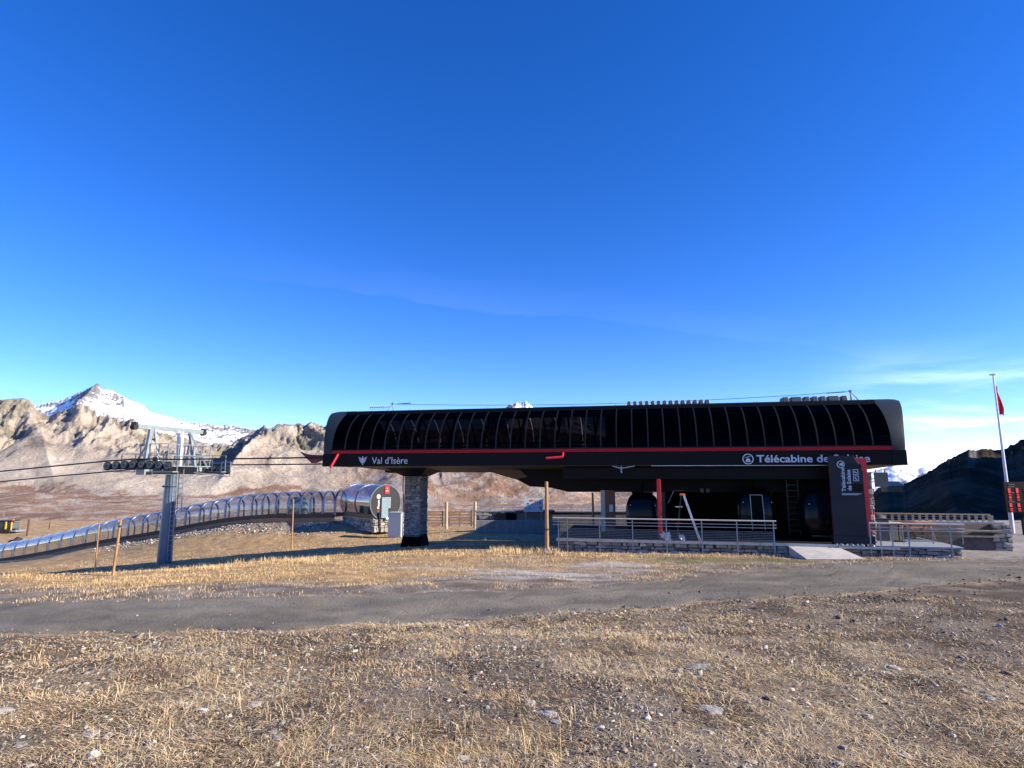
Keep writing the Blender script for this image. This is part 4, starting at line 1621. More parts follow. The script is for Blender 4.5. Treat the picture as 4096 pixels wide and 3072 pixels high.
# ================================================================== GONDOLA CABINS
def gondola(s, t, zb_, w_, d_, h_, label, open_door=False, logo=False):
    root = thing('gondola_cabin', W(s, t, zb_), label, 'gondola', 'gondola cabins parked in the station')
    prof_ = [(0, .70), (.03, .82), (.12, .93), (.30, 1.0), (.45, 1.0), (.62, .97), (.78, .90), (.90, .78), (.97, .60), (1.0, .40)]

    def rng(f, sc, off=0.0, n=32):
        out = []
        for k in range(n):
            q = 2 * math.pi * k / n
            cx, sx_ = math.cos(q), math.sin(q)
            e = .42
            x = math.copysign(abs(cx) ** e, cx) * (w_ / 2 * sc + off)
            y = math.copysign(abs(sx_) ** e, sx_) * (d_ / 2 * sc + off)
            out.append(W(s + x, t + y, zb_ + f * h_))
        return out
    mb = MB()
    rows = [rng(f, sc) for f, sc in prof_]
    mb.loft(rows, True)
    mb.add(rows[-1], [tuple(range(32))])
    mb.add(rows[0], [tuple(range(31, -1, -1))])
    body = mb.build('body', 'cab_black', root, smooth=True)
    def scale_at(f):
        return float(np.interp(f, [a for a, _ in prof_], [b for _, b in prof_]))
    fr = [.42, .52, .62, .72, .82]
    rows = [rng(f, scale_at(f), .008) for f in fr]
    for lo, hi in ((17, 23), (25, 31), (1, 7), (9, 15), (23, 25)):
        mb = MB()
        mb.loft([r_[lo:hi + 1] for r_ in rows])
        mb.build('window', 'cab_window', root, smooth=True)
    mb = MB()
    mb.cyl(W(s, t, zb_ + h_ * .99), W(s, t, zb_ + h_ + .45), .05, n=8)
    mb.sbox(s - .5, s + .5, t - .12, t + .12, zb_ + h_ * .98, zb_ + h_ * 1.03)
    mb.build('hanger', 'black_matt', root)
    MB().sbox(s - w_ * .36, s + w_ * .36, t - d_ / 2 - .10, t - d_ / 2 + .02, zb_ + .08, zb_ + .14).build('step_board', 'rubber', root)
    if open_door:
        f0, f1 = .10, .90
        mb = MB()
        yf = t - d_ / 2 - .03
        mb.bar(W(s - .27, yf, zb_ + h_ * .1), W(s - .30, yf + .0, zb_ + h_ * .86), .03)
        mb.bar(W(s + .27, yf, zb_ + h_ * .1), W(s + .22, yf, zb_ + h_ * .86), .03)
        mb.bar(W(s - .30, yf, zb_ + h_ * .86), W(s + .22, yf, zb_ + h_ * .86), .025)
        mb.build('door_frame', 'galv', root)
        MB().hexa([W(s - .26, yf + .01, zb_ + .2), W(s + .26, yf + .01, zb_ + .2), W(s + .26, yf + .04, zb_ + .2), W(s - .26, yf + .04, zb_ + .2),
                   W(s - .28, yf + .01, zb_ + h_ * .85), W(s + .21, yf + .01, zb_ + h_ * .85), W(s + .21, yf + .04, zb_ + h_ * .85), W(s - .28, yf + .04, zb_ + h_ * .85)]
                  ).build('door_shade_panel', 'black_matt', root)  # black slab painted in for the shade inside the doorway
    if logo:
        mb = MB()
        eagle(mb, W(s - .11, t - d_ / 2 - .012, zb_ + h_ * .30), AX, (0, 0, 1), -BX, .22, .19)
        write(mb, "Val d’Isère", W(s - .45, t - d_ / 2 - .012, zb_ + h_ * .18), AX, (0, 0, 1), -BX, .9, .16, 0, ref=(0, .75))
        mb.build('door_emblem', 'rib_grey', root)
    for ds in (-.36, .36):
        MB().obox(W(s + ds * w_, t - d_ / 2 - .01, zb_ + h_ * .70), AX, BX, (0, 0, 1), .035, .04, .035).build('latch', 'white_paint', root)


s, _ = sp(643, 515, 1.9)
gondola(s, 1.9, DECK + .18, 1.62, 1.5, 1.78, 'black rounded gondola cabin just left of the narrow red sign')
s, _ = sp(755, 515, 1.9)
gondola(s, 1.9, DECK + .18, 1.68, 1.5, 2.05, 'dark gondola cabin with a pale door frame behind the right end of the front railing', True)
s, _ = sp(821, 515, 1.3)
gondola(s, 1.2, DECK + .12, 1.85, 1.5, 2.1, 'dark gondola cabin with a bird emblem directly left of the totem sign', False, True)


# ================================================================== LIFT PYLON
ms = sp(168, 517, 3.4)[0]
mt = 3.4
zg = gz(*W(ms, mt, 0).xy)
py_ = thing('lift_pylon', W(ms, mt, zg), 'grey steel lift pylon with sheave wheels, catwalks and a ladder', 'pylon')
ZT = 2.30                       # rope height
MB().cyl(W(ms, mt, zg - .4), W(ms, mt, 1.75), .42, .31, 28).build('mast', 'mast_grey', py_, smooth=True)
MB().cyl(W(ms, mt, .78), W(ms, mt, .84), .36, n=28).build('strap', 'rubber', py_)
MB().obox(W(ms - .33, mt - .12, .82), AX, BX, (0, 0, 1), .18, .12, .12).build('strap_buckle', 'rubber', py_)
# ladders on the right of the mast
for k_, (ds, dt, zl, mat_) in enumerate(((.42, -.10, zg + .3, 'galv'), (.74, .0, zg + 3.0, 'galv'))):
    a, b_ = W(ms + ds, mt + dt - .18, zl), W(ms + ds - .06, mt + dt - .18, 2.2)
    u_ = AX * .30
    lad = MB()
    lad.bar(a, b_, .035)
    lad.bar(a + u_, b_ + u_, .035)
    n_ = int((2.2 - zl) / .28)
    for i in range(n_):
        f = i / n_
        p = a + (b_ - a) * f
        lad.bar(p, p + u_, .022)
    lad.build('ladder', mat_, py_)
# two ladder stile tops above the mast, sunlit brightness put in as white
for px, py0, py1 in ((178.7, 431.5, 458), (182.3, 432, 466)):
    s, z1 = sp(px, py0, mt - .5)
    z0 = sp(px, py1, mt - .5)[1]
    MB().cyl(W(s + .05, mt - .5, z0), W(s, mt - .5, z1), .085, n=10).build('sunlit_stile', 'white_lit', py_, smooth=True)
# main cross arm
MB().sbox(ms - .28, ms + .28, 1.02, 5.8, 1.52, 1.98).build('cross_arm', 'tower_grey', py_)
# sheave trains
for name_t, tr in (('near', .9), ('far', 5.9)):
    ZT = 2.40 if tr < 3 else 2.16
    z0 = ZT - .28
    tb = MB().sbox(ms - 2.05, ms + 2.05, tr - .09, tr + .09, z0 - .30, z0 - .12).build('sheave_beam', 'sheave', py_)
    for i in range(8):
        s = ms - 2.0 + i * .575
        dz = -.03 * abs(i - 3.5)
        wh = MB().cyl(W(s, tr - .17, z0 + dz), W(s, tr - .06, z0 + dz), .245, n=20).build('sheave', 'rubber', py_)
        MB().cyl(W(s, tr - .20, z0 + dz), W(s, tr - .165, z0 + dz), .185, n=16).build('wheel_disc', 'wheel_disc', wh)
        MB().cyl(W(s, tr - .225, z0 + dz), W(s, tr - .20, z0 + dz), .06, n=10).build('hub', 'rubber', wh)
        MB().bar(W(s, tr - .05, z0 + dz), W(s + .15 * (1 if i % 2 == 0 else -1), tr, z0 - .2), .09, .12).build('rocker', 'sheave', wh)
    # catwalk beside the wheels
    side = tr + (.45 if tr < 3 else -.45)
    MB().sbox(ms - 1.9, ms + 2.05, side - .22, side + .22, 1.66, 1.72).build('catwalk', 'galv', py_)
    gd = MB()
    for i in range(5):
        s = ms - 1.85 + i * .95
        gd.bar(W(s, side + .2, 1.7), W(s, side + .2, 2.72), .04)
    for z in (2.25, 2.72):
        gd.bar(W(ms - 1.85, side + .2, z), W(ms + 1.95, side + .2, z), .035)
    gd.build('guard_rail', 'galv', py_)
    # lifting frame legs
    for ds in (-.33,):
        MB().bar(W(ms - .1, tr + (.5 if tr < 3 else -.5), 1.95), W(ms - .25, tr + (.9 if tr < 3 else -.9), 4.15), .24, .16, up=AX).build('frame_leg', 'tower_grey', py_)
    MB().bar(W(ms + .9, tr + (.5 if tr < 3 else -.5), 1.9), W(ms - .15, tr + (1.1 if tr < 3 else -1.1), 4.2), .09).build('frame_brace', 'tower_grey', py_)
    MB().bar(W(ms - .9, tr + (.5 if tr < 3 else -.5), 1.9), W(ms - .25, tr + (.9 if tr < 3 else -.9), 3.6), .07).build('frame_brace', 'tower_grey', py_)
    bx_ = MB()
    bx_.sbox(ms - .35, ms + .25, tr + .14, tr + .5, 2.0, 2.42)
    bx_.build('rope_catcher', 'sheave', py_)
# lifting beam and its end rollers
a, za = sp(142, 432, .75)
b_, zb_ = sp(211, 440.5, 6.1)
zl = 4.28
MB().bar(W(ms - .28, .75, zl), W(ms - .28, 6.1, zl), .22, .26).build('lifting_beam', 'tower_grey', py_)
for tr in (.62, 6.2):
    MB().cyl(W(ms - .42, tr, zl - .05), W(ms - .14, tr, zl - .05), .17, n=12).build('end_roller', 'rubber', py_)
    MB().obox(W(ms - .28, tr, zl + .12), AX, BX, (0, 0, 1), .34, .16, .2).build('roller_bracket', 'sheave', py_)
for t_ in (2.6, 4.0):
    MB().sbox(ms - .402, ms - .395, t_ - .12, t_ + .12, zl - .09, zl + .1).build('number_plate', 'white_paint', py_)
# middle work platform with guard rails
MB().sbox(ms - .75, ms + 1.25, 1.6, 5.2, 1.99, 2.05).build('work_platform', 'galv', py_)
for t_ in (1.65, 5.15):
    gd = MB()
    for i in range(4):
        s = ms - .7 + i * .63
        gd.bar(W(s, t_, 2.0), W(s, t_, 3.3), .045)
    for z in (2.65, 3.3):
        gd.bar(W(ms - .7, t_, z), W(ms + 1.2, t_, z), .04)
    gd.build('guard_rail', 'galv', py_)
gd = MB()
for z in (2.65, 3.3):
    gd.bar(W(ms + 1.2, 1.65, z), W(ms + 1.2, 5.15, z), .04)
for t_ in (2.4, 3.3, 4.3):
    gd.bar(W(ms + 1.2, t_, 2.0), W(ms + 1.2, t_, 3.3), .045)
gd.build('guard_rail', 'galv', py_)
MB().obox(W(ms + .1, 2.2, 2.3), AX, BX, (0, 0, 1), .5, .4, .5).build('junction_box', 'vent_grey', py_)
# platform hanging out on the right with a cage frame
fr_ = MB()
for z in (1.42, 2.3):
    fr_.bar(W(ms + 2.1, 5.1, z), W(ms + 2.75, 5.1, z), .05)
for s in (ms + 2.1, ms + 2.75):
    fr_.bar(W(s, 5.1, 1.42), W(s, 5.1, 2.3), .05)
fr_.bar(W(ms + .9, 4.2, 1.65), W(ms + 2.75, 5.1, 1.42), .06)
fr_.build('cage_frame', 'galv', py_)

# ropes
for nm_, tr, pts, lab in (('near', .9, [(-60, 478.5), (0, 471.4), (50, 466.5), (107, 461)], 'upper black haul rope running from the near sheaves into the station'),
                          ('far', 5.9, [(-60, 489), (0, 481.7), (60, 475.8), (130, 469.8)], 'lower black haul rope running behind the near sheaves into the station')):
    P = [W(sp(px, py, tr)[0], tr, sp(px, py, tr)[1]) for px, py in pts]
    ZT = 2.40 if tr < 3 else 2.16
    P += [W(ms - 2.0, tr, ZT - .09), W(ms - .6, tr, ZT), W(ms + .6, tr, ZT + .01), W(ms + 2.1, tr, ZT - .02), W(-15, tr, ZT + .0), W(-9, tr, ZT + .05)]
    P.sort(key=lambda p: p.dot(AX))
    root = thing('haul_rope', W(ms, tr, ZT), lab, 'rope')
    MB().tube(P, .042, 7).build('rope', 'cable', root)

# ================================================================== COVERED CONVEYOR
def resample(P, step):
    P = [Vector(p) for p in P]
    out, acc = [P[0]], 0.0
    for a, b_ in zip(P[:-1], P[1:]):
        L = (b_ - a).length
        d = step - acc
        while d <= L:
            out.append(a + (b_ - a) * (d / L))
            d += step
        acc = L - (d - step)
    return out


def smooth_path(P, it=3):
    P = [Vector(p) for p in P]
    for _ in range(it):
        Q = [P[0]]
        for a, b_ in zip(P[:-1], P[1:]):
            Q += [a * .75 + b_ * .25, a * .25 + b_ * .75]
        Q.append(P[-1])
        P = Q
    return P


fine_p = resample(smooth_path(TPTS), .1)


def proj_x(p):
    d = p.y * CP + (p.z - EZ) * SP
    return 512 + FPX * p.x / d


tp = [fine_p[0]]
gap_i = 0
for q in fine_p:
    x = proj_x(q)
    want = float(np.interp(x, [-60, 60, 130, 210, 260, 335], [11.5, 11.5, 13.5, 14, 12, 11])) * (1.0, 1.0, .78, 1.12)[gap_i % 4 if x > 215 else 0]
    if abs(x - proj_x(tp[-1])) > want:
        tp.append(q)
        gap_i += 1
if (fine_p[-1] - tp[-1]).length > .5:
    tp.append(fine_p[-1])
tn = thing('covered_conveyor', tp[len(tp) // 2], 'long glazed tunnel over a ski conveyor climbing the slope from the left', 'conveyor tunnel')
RW = 1.02                       # half width
KA = 12


def arch_ring(p, d, grow=0.0, lift=0.0):
    side = Vector((d.y, -d.x, 0)).normalized()
    pts = [p + side * (RW + grow) + Vector((0, 0, .28))]
    for k in range(KA + 1):
        q = math.pi * k / KA
        pts.append(p + side * ((RW + grow) * math.cos(q)) + Vector((0, 0, 1.22 + (RW + grow) * math.sin(q) * 1.0)))
    pts.append(p - side * (RW + grow) + Vector((0, 0, .28)))
    return pts


def tdir(i):
    return (tp[min(i + 1, len(tp) - 1)] - tp[max(i - 1, 0)]).normalized()


for i in range(len(tp)):
    d = tdir(i)
    p = tp[i]
    h = d * .085
    rows = [arch_ring(p - h, d, .01), arch_ring(p - h, d, .12), arch_ring(p + h, d, .12), arch_ring(p + h, d, .01)]
    mb = MB()
    mb.loft(rows)
    mb.build('arch', 'arch_metal', tn, smooth=True)
    if i < len(tp) - 1:
        d2 = tdir(i + 1)
        mb = MB()
        mb.loft([arch_ring(p + d * .065, d, .05), arch_ring(tp[i + 1] - d2 * .065, d2, .05)])
        mb.build('glazing', 'tunnel_glazing', tn, smooth=True)
for k_, (off, z0, z1, mat_, nm_) in enumerate(((1.10, .06, .40, 'wood_dark', 'base_board'), (-1.10, .06, .40, 'wood_dark', 'base_board'), (1.13, -.32, .05, 'fence_wood', 'skirt'), (0, .10, .16, 'rubber', 'belt'))):
    rows = [[], [], [], []]
    for i in range(len(tp)):
        d = tdir(i)
        side = Vector((d.y, -d.x, 0)).normalized()
        w_ = .05 if nm_ != 'belt' else .45
        c_ = tp[i] + side * off
        for r_, (a, z) in enumerate(((-w_, z0), (w_, z0), (w_, z1), (-w_, z1))):
            rows[r_].append(c_ + side * a + Vector((0, 0, z)))
    MB().loft(rows + [rows[0]]).build(nm_, mat_, tn)
# drive unit seen through the glazing
p = at_y(298, 517, 54.8)
mc = thing('drive_unit', p, 'grey green drive machine seen through the upper end of the glazed tunnel', 'machine')
MB().box(p.x - .75, p.x + .75, p.y - .35, p.y + .35, p.z + .2, p.z + 1.35).build('housing', 'teal_machine', mc, bevel=.04)
MB().box(p.x - .4, p.x + .55, p.y - .3, p.y + .3, p.z + 1.36, p.z + 1.75).build('cover', 'teal_machine', mc, bevel=.04)
MB().box(p.x - .6, p.x + .6, p.y - .25, p.y + .25, p.z - .3, p.z + .2).build('stand', 'wood_dark', mc)

# entrance drum
nD = Vector((math.sin(R(43)), -math.cos(R(43)), 0))
sD = Vector((-nD.y, nD.x, 0)) * -1
sD = Vector((math.cos(R(43)), math.sin(R(43)), 0))
fc = at_y(385, 518.5, 50.0)
zfl = fc.z
dr = thing('conveyor_entrance', fc + Vector((0, 0, -.8)), 'round glazed entrance drum of the ski conveyor on a stone base', 'conveyor entrance')
RD, LD = 1.42, 4.9


def drum_ring(off, rad, k=22):
    c_ = fc + nD * off
    return [c_ + sD * (rad * math.cos(q)) + Vector((0, 0, 1.28 + rad * math.sin(q))) for q in np.linspace(-math.radians(62), math.pi + math.radians(62), k)]


for a, b_ in ((0.0, -LD / 2), (-LD / 2, -LD)):
    MB().loft([drum_ring(a - .05, RD), drum_ring(b_ + .05, RD)]).build('glazing', 'drum_glazing', dr, smooth=True)
for a in (0.0, -LD / 2, -LD):
    MB().loft([drum_ring(a - .05, RD - .03), drum_ring(a - .05, RD + .06), drum_ring(a + .05, RD + .06), drum_ring(a + .05, RD - .03)]).build('hoop', 'arch_metal', dr, smooth=True)
MB().prism(drum_ring(-.02, RD - .02), nD * .05).build('end_panel', 'drum_grey', dr)
for sgn in (1, -1):
    c_ = fc + sD * (sgn * 1.02) - nD * (LD / 2) + Vector((0, 0, .17))
    MB().obox(c_, nD, sD, (0, 0, 1), LD - .1, .10, .42).build('side_board', 'wood_brown', dr)
# roller door, sign plate and lettering on the end
uD = -sD if sD.x < 0 else sD
dcx = .05
MB().obox(fc + uD * (dcx + .0) + nD * .045 + Vector((0, 0, .92)), uD, nD, (0, 0, 1), .98, .05, 1.78).build('door_frame', 'totem_grey', dr)
for i in range(14):
    MB().obox(fc + uD * (dcx - .02) + nD * .078 + Vector((0, 0, .12 + i * .118)), uD, nD, (0, 0, 1), .84, .03, .105).build('shutter_slat', 'shutter', dr)
MB().obox(fc + uD * (dcx + .33) + nD * .12 + Vector((0, 0, .35)), uD, nD, (0, 0, 1), .22, .06, .95).build('door_post', 'totem_grey', dr)
pl = MB().obox(fc + uD * .07 + nD * .06 + Vector((0, 0, 2.28)), uD, nD, (0, 0, 1), .42, .06, .58).build('red_plate', 'red_sign', dr)
mb = MB()
eagle(mb, fc + uD * .02 + nD * .092 + Vector((0, 0, 2.37)), uD, (0, 0, 1), nD, .10, .10)
mb.obox(fc + uD * .07 + nD * .094 + Vector((0, 0, 2.22)), uD, nD, (0, 0, 1), .26, .006, .04)
mb.build('plate_print', 'white_paint', pl)
mb = MB()
write(mb, "Poum", fc - uD * .58 + nD * .034 + Vector((0, 0, .82)), (0, 0, 1), -uD, nD, .70, .20, .02, ref=(0, .73))
mb.build('lettering', 'white_paint', dr)
mb = MB()
ring(mb, fc - uD * .67 + nD * .034 + Vector((0, 0, 1.78)), uD, (0, 0, 1), nD, .13, .175)
flat_poly(mb, [(-.03, -.1), (.03, -.1), (.06, .04), (0, .11), (-.06, .04)], fc - uD * .67 + nD * .034 + Vector((0, 0, 1.78)), uD, (0, 0, 1), nD)
mb.build('pictogram', 'white_paint', dr)
MB().obox(fc - uD * .66 + nD * .04 + Vector((0, 0, .66)), uD, nD, (0, 0, 1), .12, .012, .09).build('red_dot', 'red_sign', dr)
MB().obox(fc - uD * .66 + nD * .04 + Vector((0, 0, .53)), uD, nD, (0, 0, 1), .12, .012, .09).build('white_dot', 'white_paint', dr)
# stone base
zb0 = -1.05
c_ = fc - nD * (LD / 2 + .1) + Vector((0, 0, zb0 / 2 - .02))
bs_ = MB().obox(c_, nD, sD, (0, 0, 1), LD + .3, 2.05, -zb0).build('stone_base', 'mortar', dr)
lo = fc + nD * .1 + Vector((0, 0, zb0))
stone_face(bs_, lo - uD * 1.04 - nD * (LD + .3) + Vector((0, 0, 0)), nD, -uD, LD + .3, -zb0 - .04, .24, .36, 'stone', .14, random.Random(51))
stone_face(bs_, lo - uD * 1.04, uD, nD, 1.5, -zb0 - .04, .24, .32, 'stone', .14, random.Random(52))
MB().obox(lo + uD * .35 + nD * .1 + Vector((0, 0, -zb0 + .02)), uD, nD, (0, 0, 1), .9, .35, .14).build('door_step', 'white_paint', bs_)
MB().obox(fc - uD * 1.06 - nD * (LD / 2) + Vector((0, 0, -.02)), nD, sD, (0, 0, 1), LD + .3, .16, .06).build('coping', 'wood_pale', bs_)
# red buffer inside the drum
p = fc - nD * 1.7 - uD * .2
rb_ = thing('red_buffer', p + Vector((0, 0, .05)), 'round red buffer drum behind the curved glazing of the conveyor entrance', 'buffer')
MB().lathe(p + Vector((0, 0, .05)), [(0, 0), (.30, 0), (.38, .2), (.38, .65), (.28, .82), (0, .85)], 16).build('drum', 'red_sign', rb_, smooth=True)
p2 = p - nD * 1.3
cc_ = thing('conveyor_console', p2, 'dark control console behind the curved glazing left of the red buffer', 'console')
MB().obox(p2 + Vector((0, 0, .45)), nD, sD, (0, 0, 1), .7, .6, .9).build('housing', 'groomer_dark', cc_, bevel=.04)
MB().obox(p2 + Vector((0, 0, .93)), nD, sD, (0, 0, 1), .75, .65, .06).build('top', 'steel', cc_)

# pale cabinet beside the entrance
b0 = at_y(396.5, 530, 47.5)
b0.z = min(b0.z, gz(b0.x, b0.y) + .02)
cb = thing('cabinet', b0, 'pale grey metal cabinet standing beside the conveyor entrance', 'cabinet')
u_, v_ = AX, BX
MB().obox(b0 + Vector((0, 0, .92)), u_, v_, (0, 0, 1), 1.08, .75, 1.84).build('case', 'cabinet_grey', cb, bevel=.02)
MB().obox(b0 + u_ * .0 - v_ * .385 + Vector((0, 0, .95)), u_, v_, (0, 0, 1), .96, .02, 1.66).build('door', 'cabinet_grey', cb, bevel=.006)
MB().obox(b0 + u_ * .36 - v_ * .40 + Vector((0, 0, .28)), u_, v_, (0, 0, 1), .05, .03, .07).build('lock', 'rubber', cb)
MB().obox(b0 + Vector((0, 0, 1.86)), u_, v_, (0, 0, 1), 1.14, .82, .05).build('lid', 'cabinet_grey', cb)
# yellow marker post behind the column
p = at_y(406.3, 519, 49)
yp = thing('marker_post', Vector((p.x, p.y, gz(p.x, p.y))), 'yellow marker post half hidden behind the stone column', 'post')
z1 = at_y(406.3, 499, 49).z
MB().cyl((p.x, p.y, gz(p.x, p.y)), (p.x, p.y, z1), .10, n=10).build('post', 'yellow', yp)
MB().cyl((p.x, p.y, z1 - .02), (p.x, p.y, z1 + .05), .11, n=10).build('cap', 'yellow', yp)


# ================================================================== WOODEN POLES
def pole(px0, py0, px1, py1, rad, label, Y=None, mat='wood_pole', band=None, grp='round wooden poles on the slope'):
    p = hit(px0, py0) if Y is None else at_y(px0, py0, Y)
    if Y is not None:
        p.z = gz(p.x, p.y)
    top = at_y(px1, py1, p.y)
    root = thing('wooden_pole', p, label, 'pole', grp)
    n_ = 6
    pts = [p + (top - p) * (i / n_) for i in range(n_ + 1)]
    mb = MB()
    rows = []
    rnd = random.Random(int(px0 * 7))
    for i, q in enumerate(pts):
        rad_i = rad * (1.05 - .12 * i / n_) * rnd.uniform(.96, 1.04)
        rows.append([q + Vector((math.cos(a) * rad_i, math.sin(a) * rad_i, -.15 if i == 0 else 0)) for a in np.linspace(0, 2 * math.pi, 11)[:-1]])
    mb.loft(rows, True)
    mb.add(rows[-1], [tuple(range(10))])
    mb.build('shaft', mat, root, smooth=True)
    if band is not None:
        q = p + (top - p) * band
        d = (top - p).normalized()
        MB().cyl(q - d * .035, q + d * .035, rad * 1.12, n=10).build('band', 'rubber', root)
    return root


pole(113.5, 568.5, 121, 518.4, .042, 'thick leaning wooden pole with a dark band left of the pylon foot', band=.86, Y=20.5)
pole(96, 559, 99.6, 521.5, .038, 'thin wooden pole left of the thick leaning pole in front of the tunnel', Y=34)
pole(292, 541, 293.4, 499.5, .055, 'wooden pole standing alone on the grass in front of the tunnel\'s upper end', Y=42)
P4 = pole(547, 552, 546.4, 481.5, .085, 'tall wooden pole at the left corner of the stone platform', band=.32, Y=27.5)
b4 = Vector(P4.location)
MB().obox(b4 + Vector((0, 0, .08)), AX, BX, (0, 0, 1), .2, .2, .2).build('foot_socket', 'concrete', P4)
pole(593.5, 532, 592.6, 492.7, .07, 'slim wooden pole seen between the platform railing and the painted column', Y=40)
pole(27, 536, 29.4, 519, .16, 'short dark post standing on the far grass right of the snow groomer', Y=112, mat='wood_dark', grp='dark posts on the far grass')
pole(49, 531, 50, 522, .10, 'smallest dark post on the far grass behind the tunnel', Y=125, mat='wood_dark', grp='dark posts on the far grass')

# ================================================================== WOODEN FENCE
FY = 54
fn_l, fn_r = at_y(404, 524, FY), at_y(475, 523, FY)
u_ = (fn_r - fn_l)
u_.z = 0
u_.normalize()
zf_ = at_y(446, 524.5, FY).z
fn = thing('slat_fence', (fn_l + fn_r) / 2, 'brown wooden slat fence with two bays and pale posts behind the station', 'fence')
xs = [at_y(px, 520, FY) for px in (409, 446.3, 475)]
for k_ in range(2):
    a, b_ = xs[k_] + u_ * (.25 if k_ else .1), xs[k_ + 1] - u_ * .42
    for i in range(5):
        z = zf_ + .10 + i * .245
        MB().bar(Vector((a.x, a.y, z)), Vector((b_.x, b_.y, z)), .05, .13).build('slat', 'fence_wood', fn)
    for q in (a, b_ + u_ * .08, (a + b_) / 2):
        MB().bar(Vector((q.x, q.y + .06, zf_ - .2)), Vector((q.x, q.y + .06, zf_ + 1.22)), .16, .06).build('upright', 'fence_wood', fn)
for q in xs[1:]:
    MB().cyl((q.x, q.y, zf_ - .4), (q.x, q.y, at_y(446, 501.8, FY).z), .13, n=10).build('post', 'wood_pale', fn)

# ================================================================== TERRACE BEHIND THE STATION
TY = 47.0


def rect(px0, px1, py0, py1, Y):
    a, b_ = at_y(px0, py1, Y), at_y(px1, py0, Y)
    return a.x, b_.x, a.z, b_.z


x0, x1, z0, z1 = rect(476, 640, 512, 526, TY + 2)
tw = thing('terrace_wall', Vector(((x0 + x1) / 2, TY + 2, z0)), 'shaded stone terrace wall behind the station with a counter and a painted dark opening', 'terrace wall')
wl2 = MB().box(x0, x1, TY + 2, TY + 2.6, z0 - 1.0, z1).build('wall', 'mortar', tw)
stone_face(wl2, Vector((x0, TY + 2, z0)), (1, 0, 0), (0, -1, 0), 2.1, z1 - z0 - .02, .24, .34, 'stone', .14, random.Random(61), proud=.08)
MB().box(x0 - .1, x1, TY + 1.9, TY + 2.7, z1, z1 + .09).build('coping', 'concrete_dark', tw)
a0, a1, c0, c1 = rect(500, 552, 512.5, 523, TY)
MB().box(a0, a1, TY, TY + 1.9, c0 - .5, c1).build('counter_block', 'concrete_dark', tw)
o0, o1, d0, d1 = rect(506, 516.5, 513, 521.5, TY - .02)
MB().box(o0, o1, TY - .02, TY + .02, d0, d1).build('opening_shade_panel', 'black_matt', tw)  # black sheet in place of a shaded recess
w0, w1, e0, e1 = rect(494, 506, 513, 521, TY - .05)
MB().box(w0, w1, TY - .05, TY + .0, e0, e1).build('timber_panel', 'wood_dark', tw)
q0, q1, f0, f1 = rect(501, 517, 510, 513, TY - .4)
MB().box(q0, q1, TY - .5, TY + 1.4, f0, f0 + .12).build('counter_top', 'vent_grey', tw)
q0, q1, f0, f1 = rect(516, 555, 510.5, 512.6, TY - .3)
MB().box(q0, q1, TY - .4, TY + 1.4, f0, f0 + .14).build('canopy_top', 'dark_red', tw)
k0, k1, g0_, g1 = rect(476, 560, 520.5, 527.5, TY - 2.2)
MB().box(k0, k1, TY - 2.2, TY - 1.9, g0_ - .4, g1).build('concrete_kerb', 'concrete_dark', tw)
# railing on top of the terrace wall
tr_ = thing('terrace_railing', Vector(((x0 + x1) / 2, TY + 2.3, z1)), 'thin steel railing on top of the shaded terrace wall behind the station', 'railing')
zt_ = at_y(530, 507, TY + 2.3).z
zz0 = z1 + .09
xa, xb = at_y(479, 508, TY + 2.3).x, x1
MB().cyl((xa, TY + 2.3, zt_), (xb, TY + 2.3, zt_), .035, n=8).build('handrail', 'steel', tr_)
for f in (.33, .66):
    MB().cyl((xa, TY + 2.3, zz0 + (zt_ - zz0) * f), (xb, TY + 2.3, zz0 + (zt_ - zz0) * f), .012, n=5).build('rail', 'galv', tr_)
n_ = 14
for i in range(n_ + 1):
    x = xa + (xb - xa) * i / n_
    MB().box(x - .022, x + .022, TY + 2.28, TY + 2.32, zz0, zt_).build('post', 'galv', tr_)
# white playground board
q0, q1, f0, f1 = rect(523.7, 543, 498.7, 512, TY - .8)
ib = thing('information_board', Vector(((q0 + q1) / 2, TY - .8, f0)), 'white notice board with coloured heading and small drawings above the counter', 'board')
MB().box(q0, q1, TY - .82, TY - .76, f0, f1).build('panel', 'board_white', ib, bevel=.008)
for x in (q0 + .15, q1 - .15):
    MB().box(x - .04, x + .04, TY - .76, TY - .70, f0 - 1.4, f1 - .1).build('leg', 'galv', ib)
w_, h_ = q1 - q0, f1 - f0
for i, (cx, cw_, mat_) in enumerate(((.30, .05, 'red_sign'), (.36, .05, 'red_sign'), (.42, .05, 'red_sign'), (.50, .05, 'yellow'), (.57, .05, 'yellow'), (.64, .05, 'yellow'))):
    zc_ = f0 + h_ * .84
    x = q0 + w_ * cx
    mb = MB()
    mb.prism([(x, TY - .823, zc_ - .05), (x + w_ * .05, TY - .823, zc_ - .05 + .02 * (i % 2)), (x + w_ * .045, TY - .823, zc_ + .07), (x + w_ * .005, TY - .823, zc_ + .06)], (0, -.004, 0))
    mb.build('heading_letter', mat_, ib)
for (cx, cz, a, b_) in ((.22, .62, .09, .11), (.10, .52, .07, .03), (.44, .57, .04, .04), (.86, .68, .18, .05), (.26, .30, .10, .05), (.33, .38, .03, .09), (.38, .25, .03, .08), (.88, .30, .06, .17), (.80, .33, .03, .08), (.85, .11, .2, .02)):
    MB().box(q0 + w_ * (cx - a / 2), q0 + w_ * (cx + a / 2), TY - .827, TY - .822, f0 + h_ * (cz - b_ / 2), f0 + h_ * (cz + b_ / 2)).build('drawing', 'rubber', ib)

# ================================================================== RIGHT TERRACE
def z7(x, y):
    return 860 + .0565 * x, 505 + .0565 * y


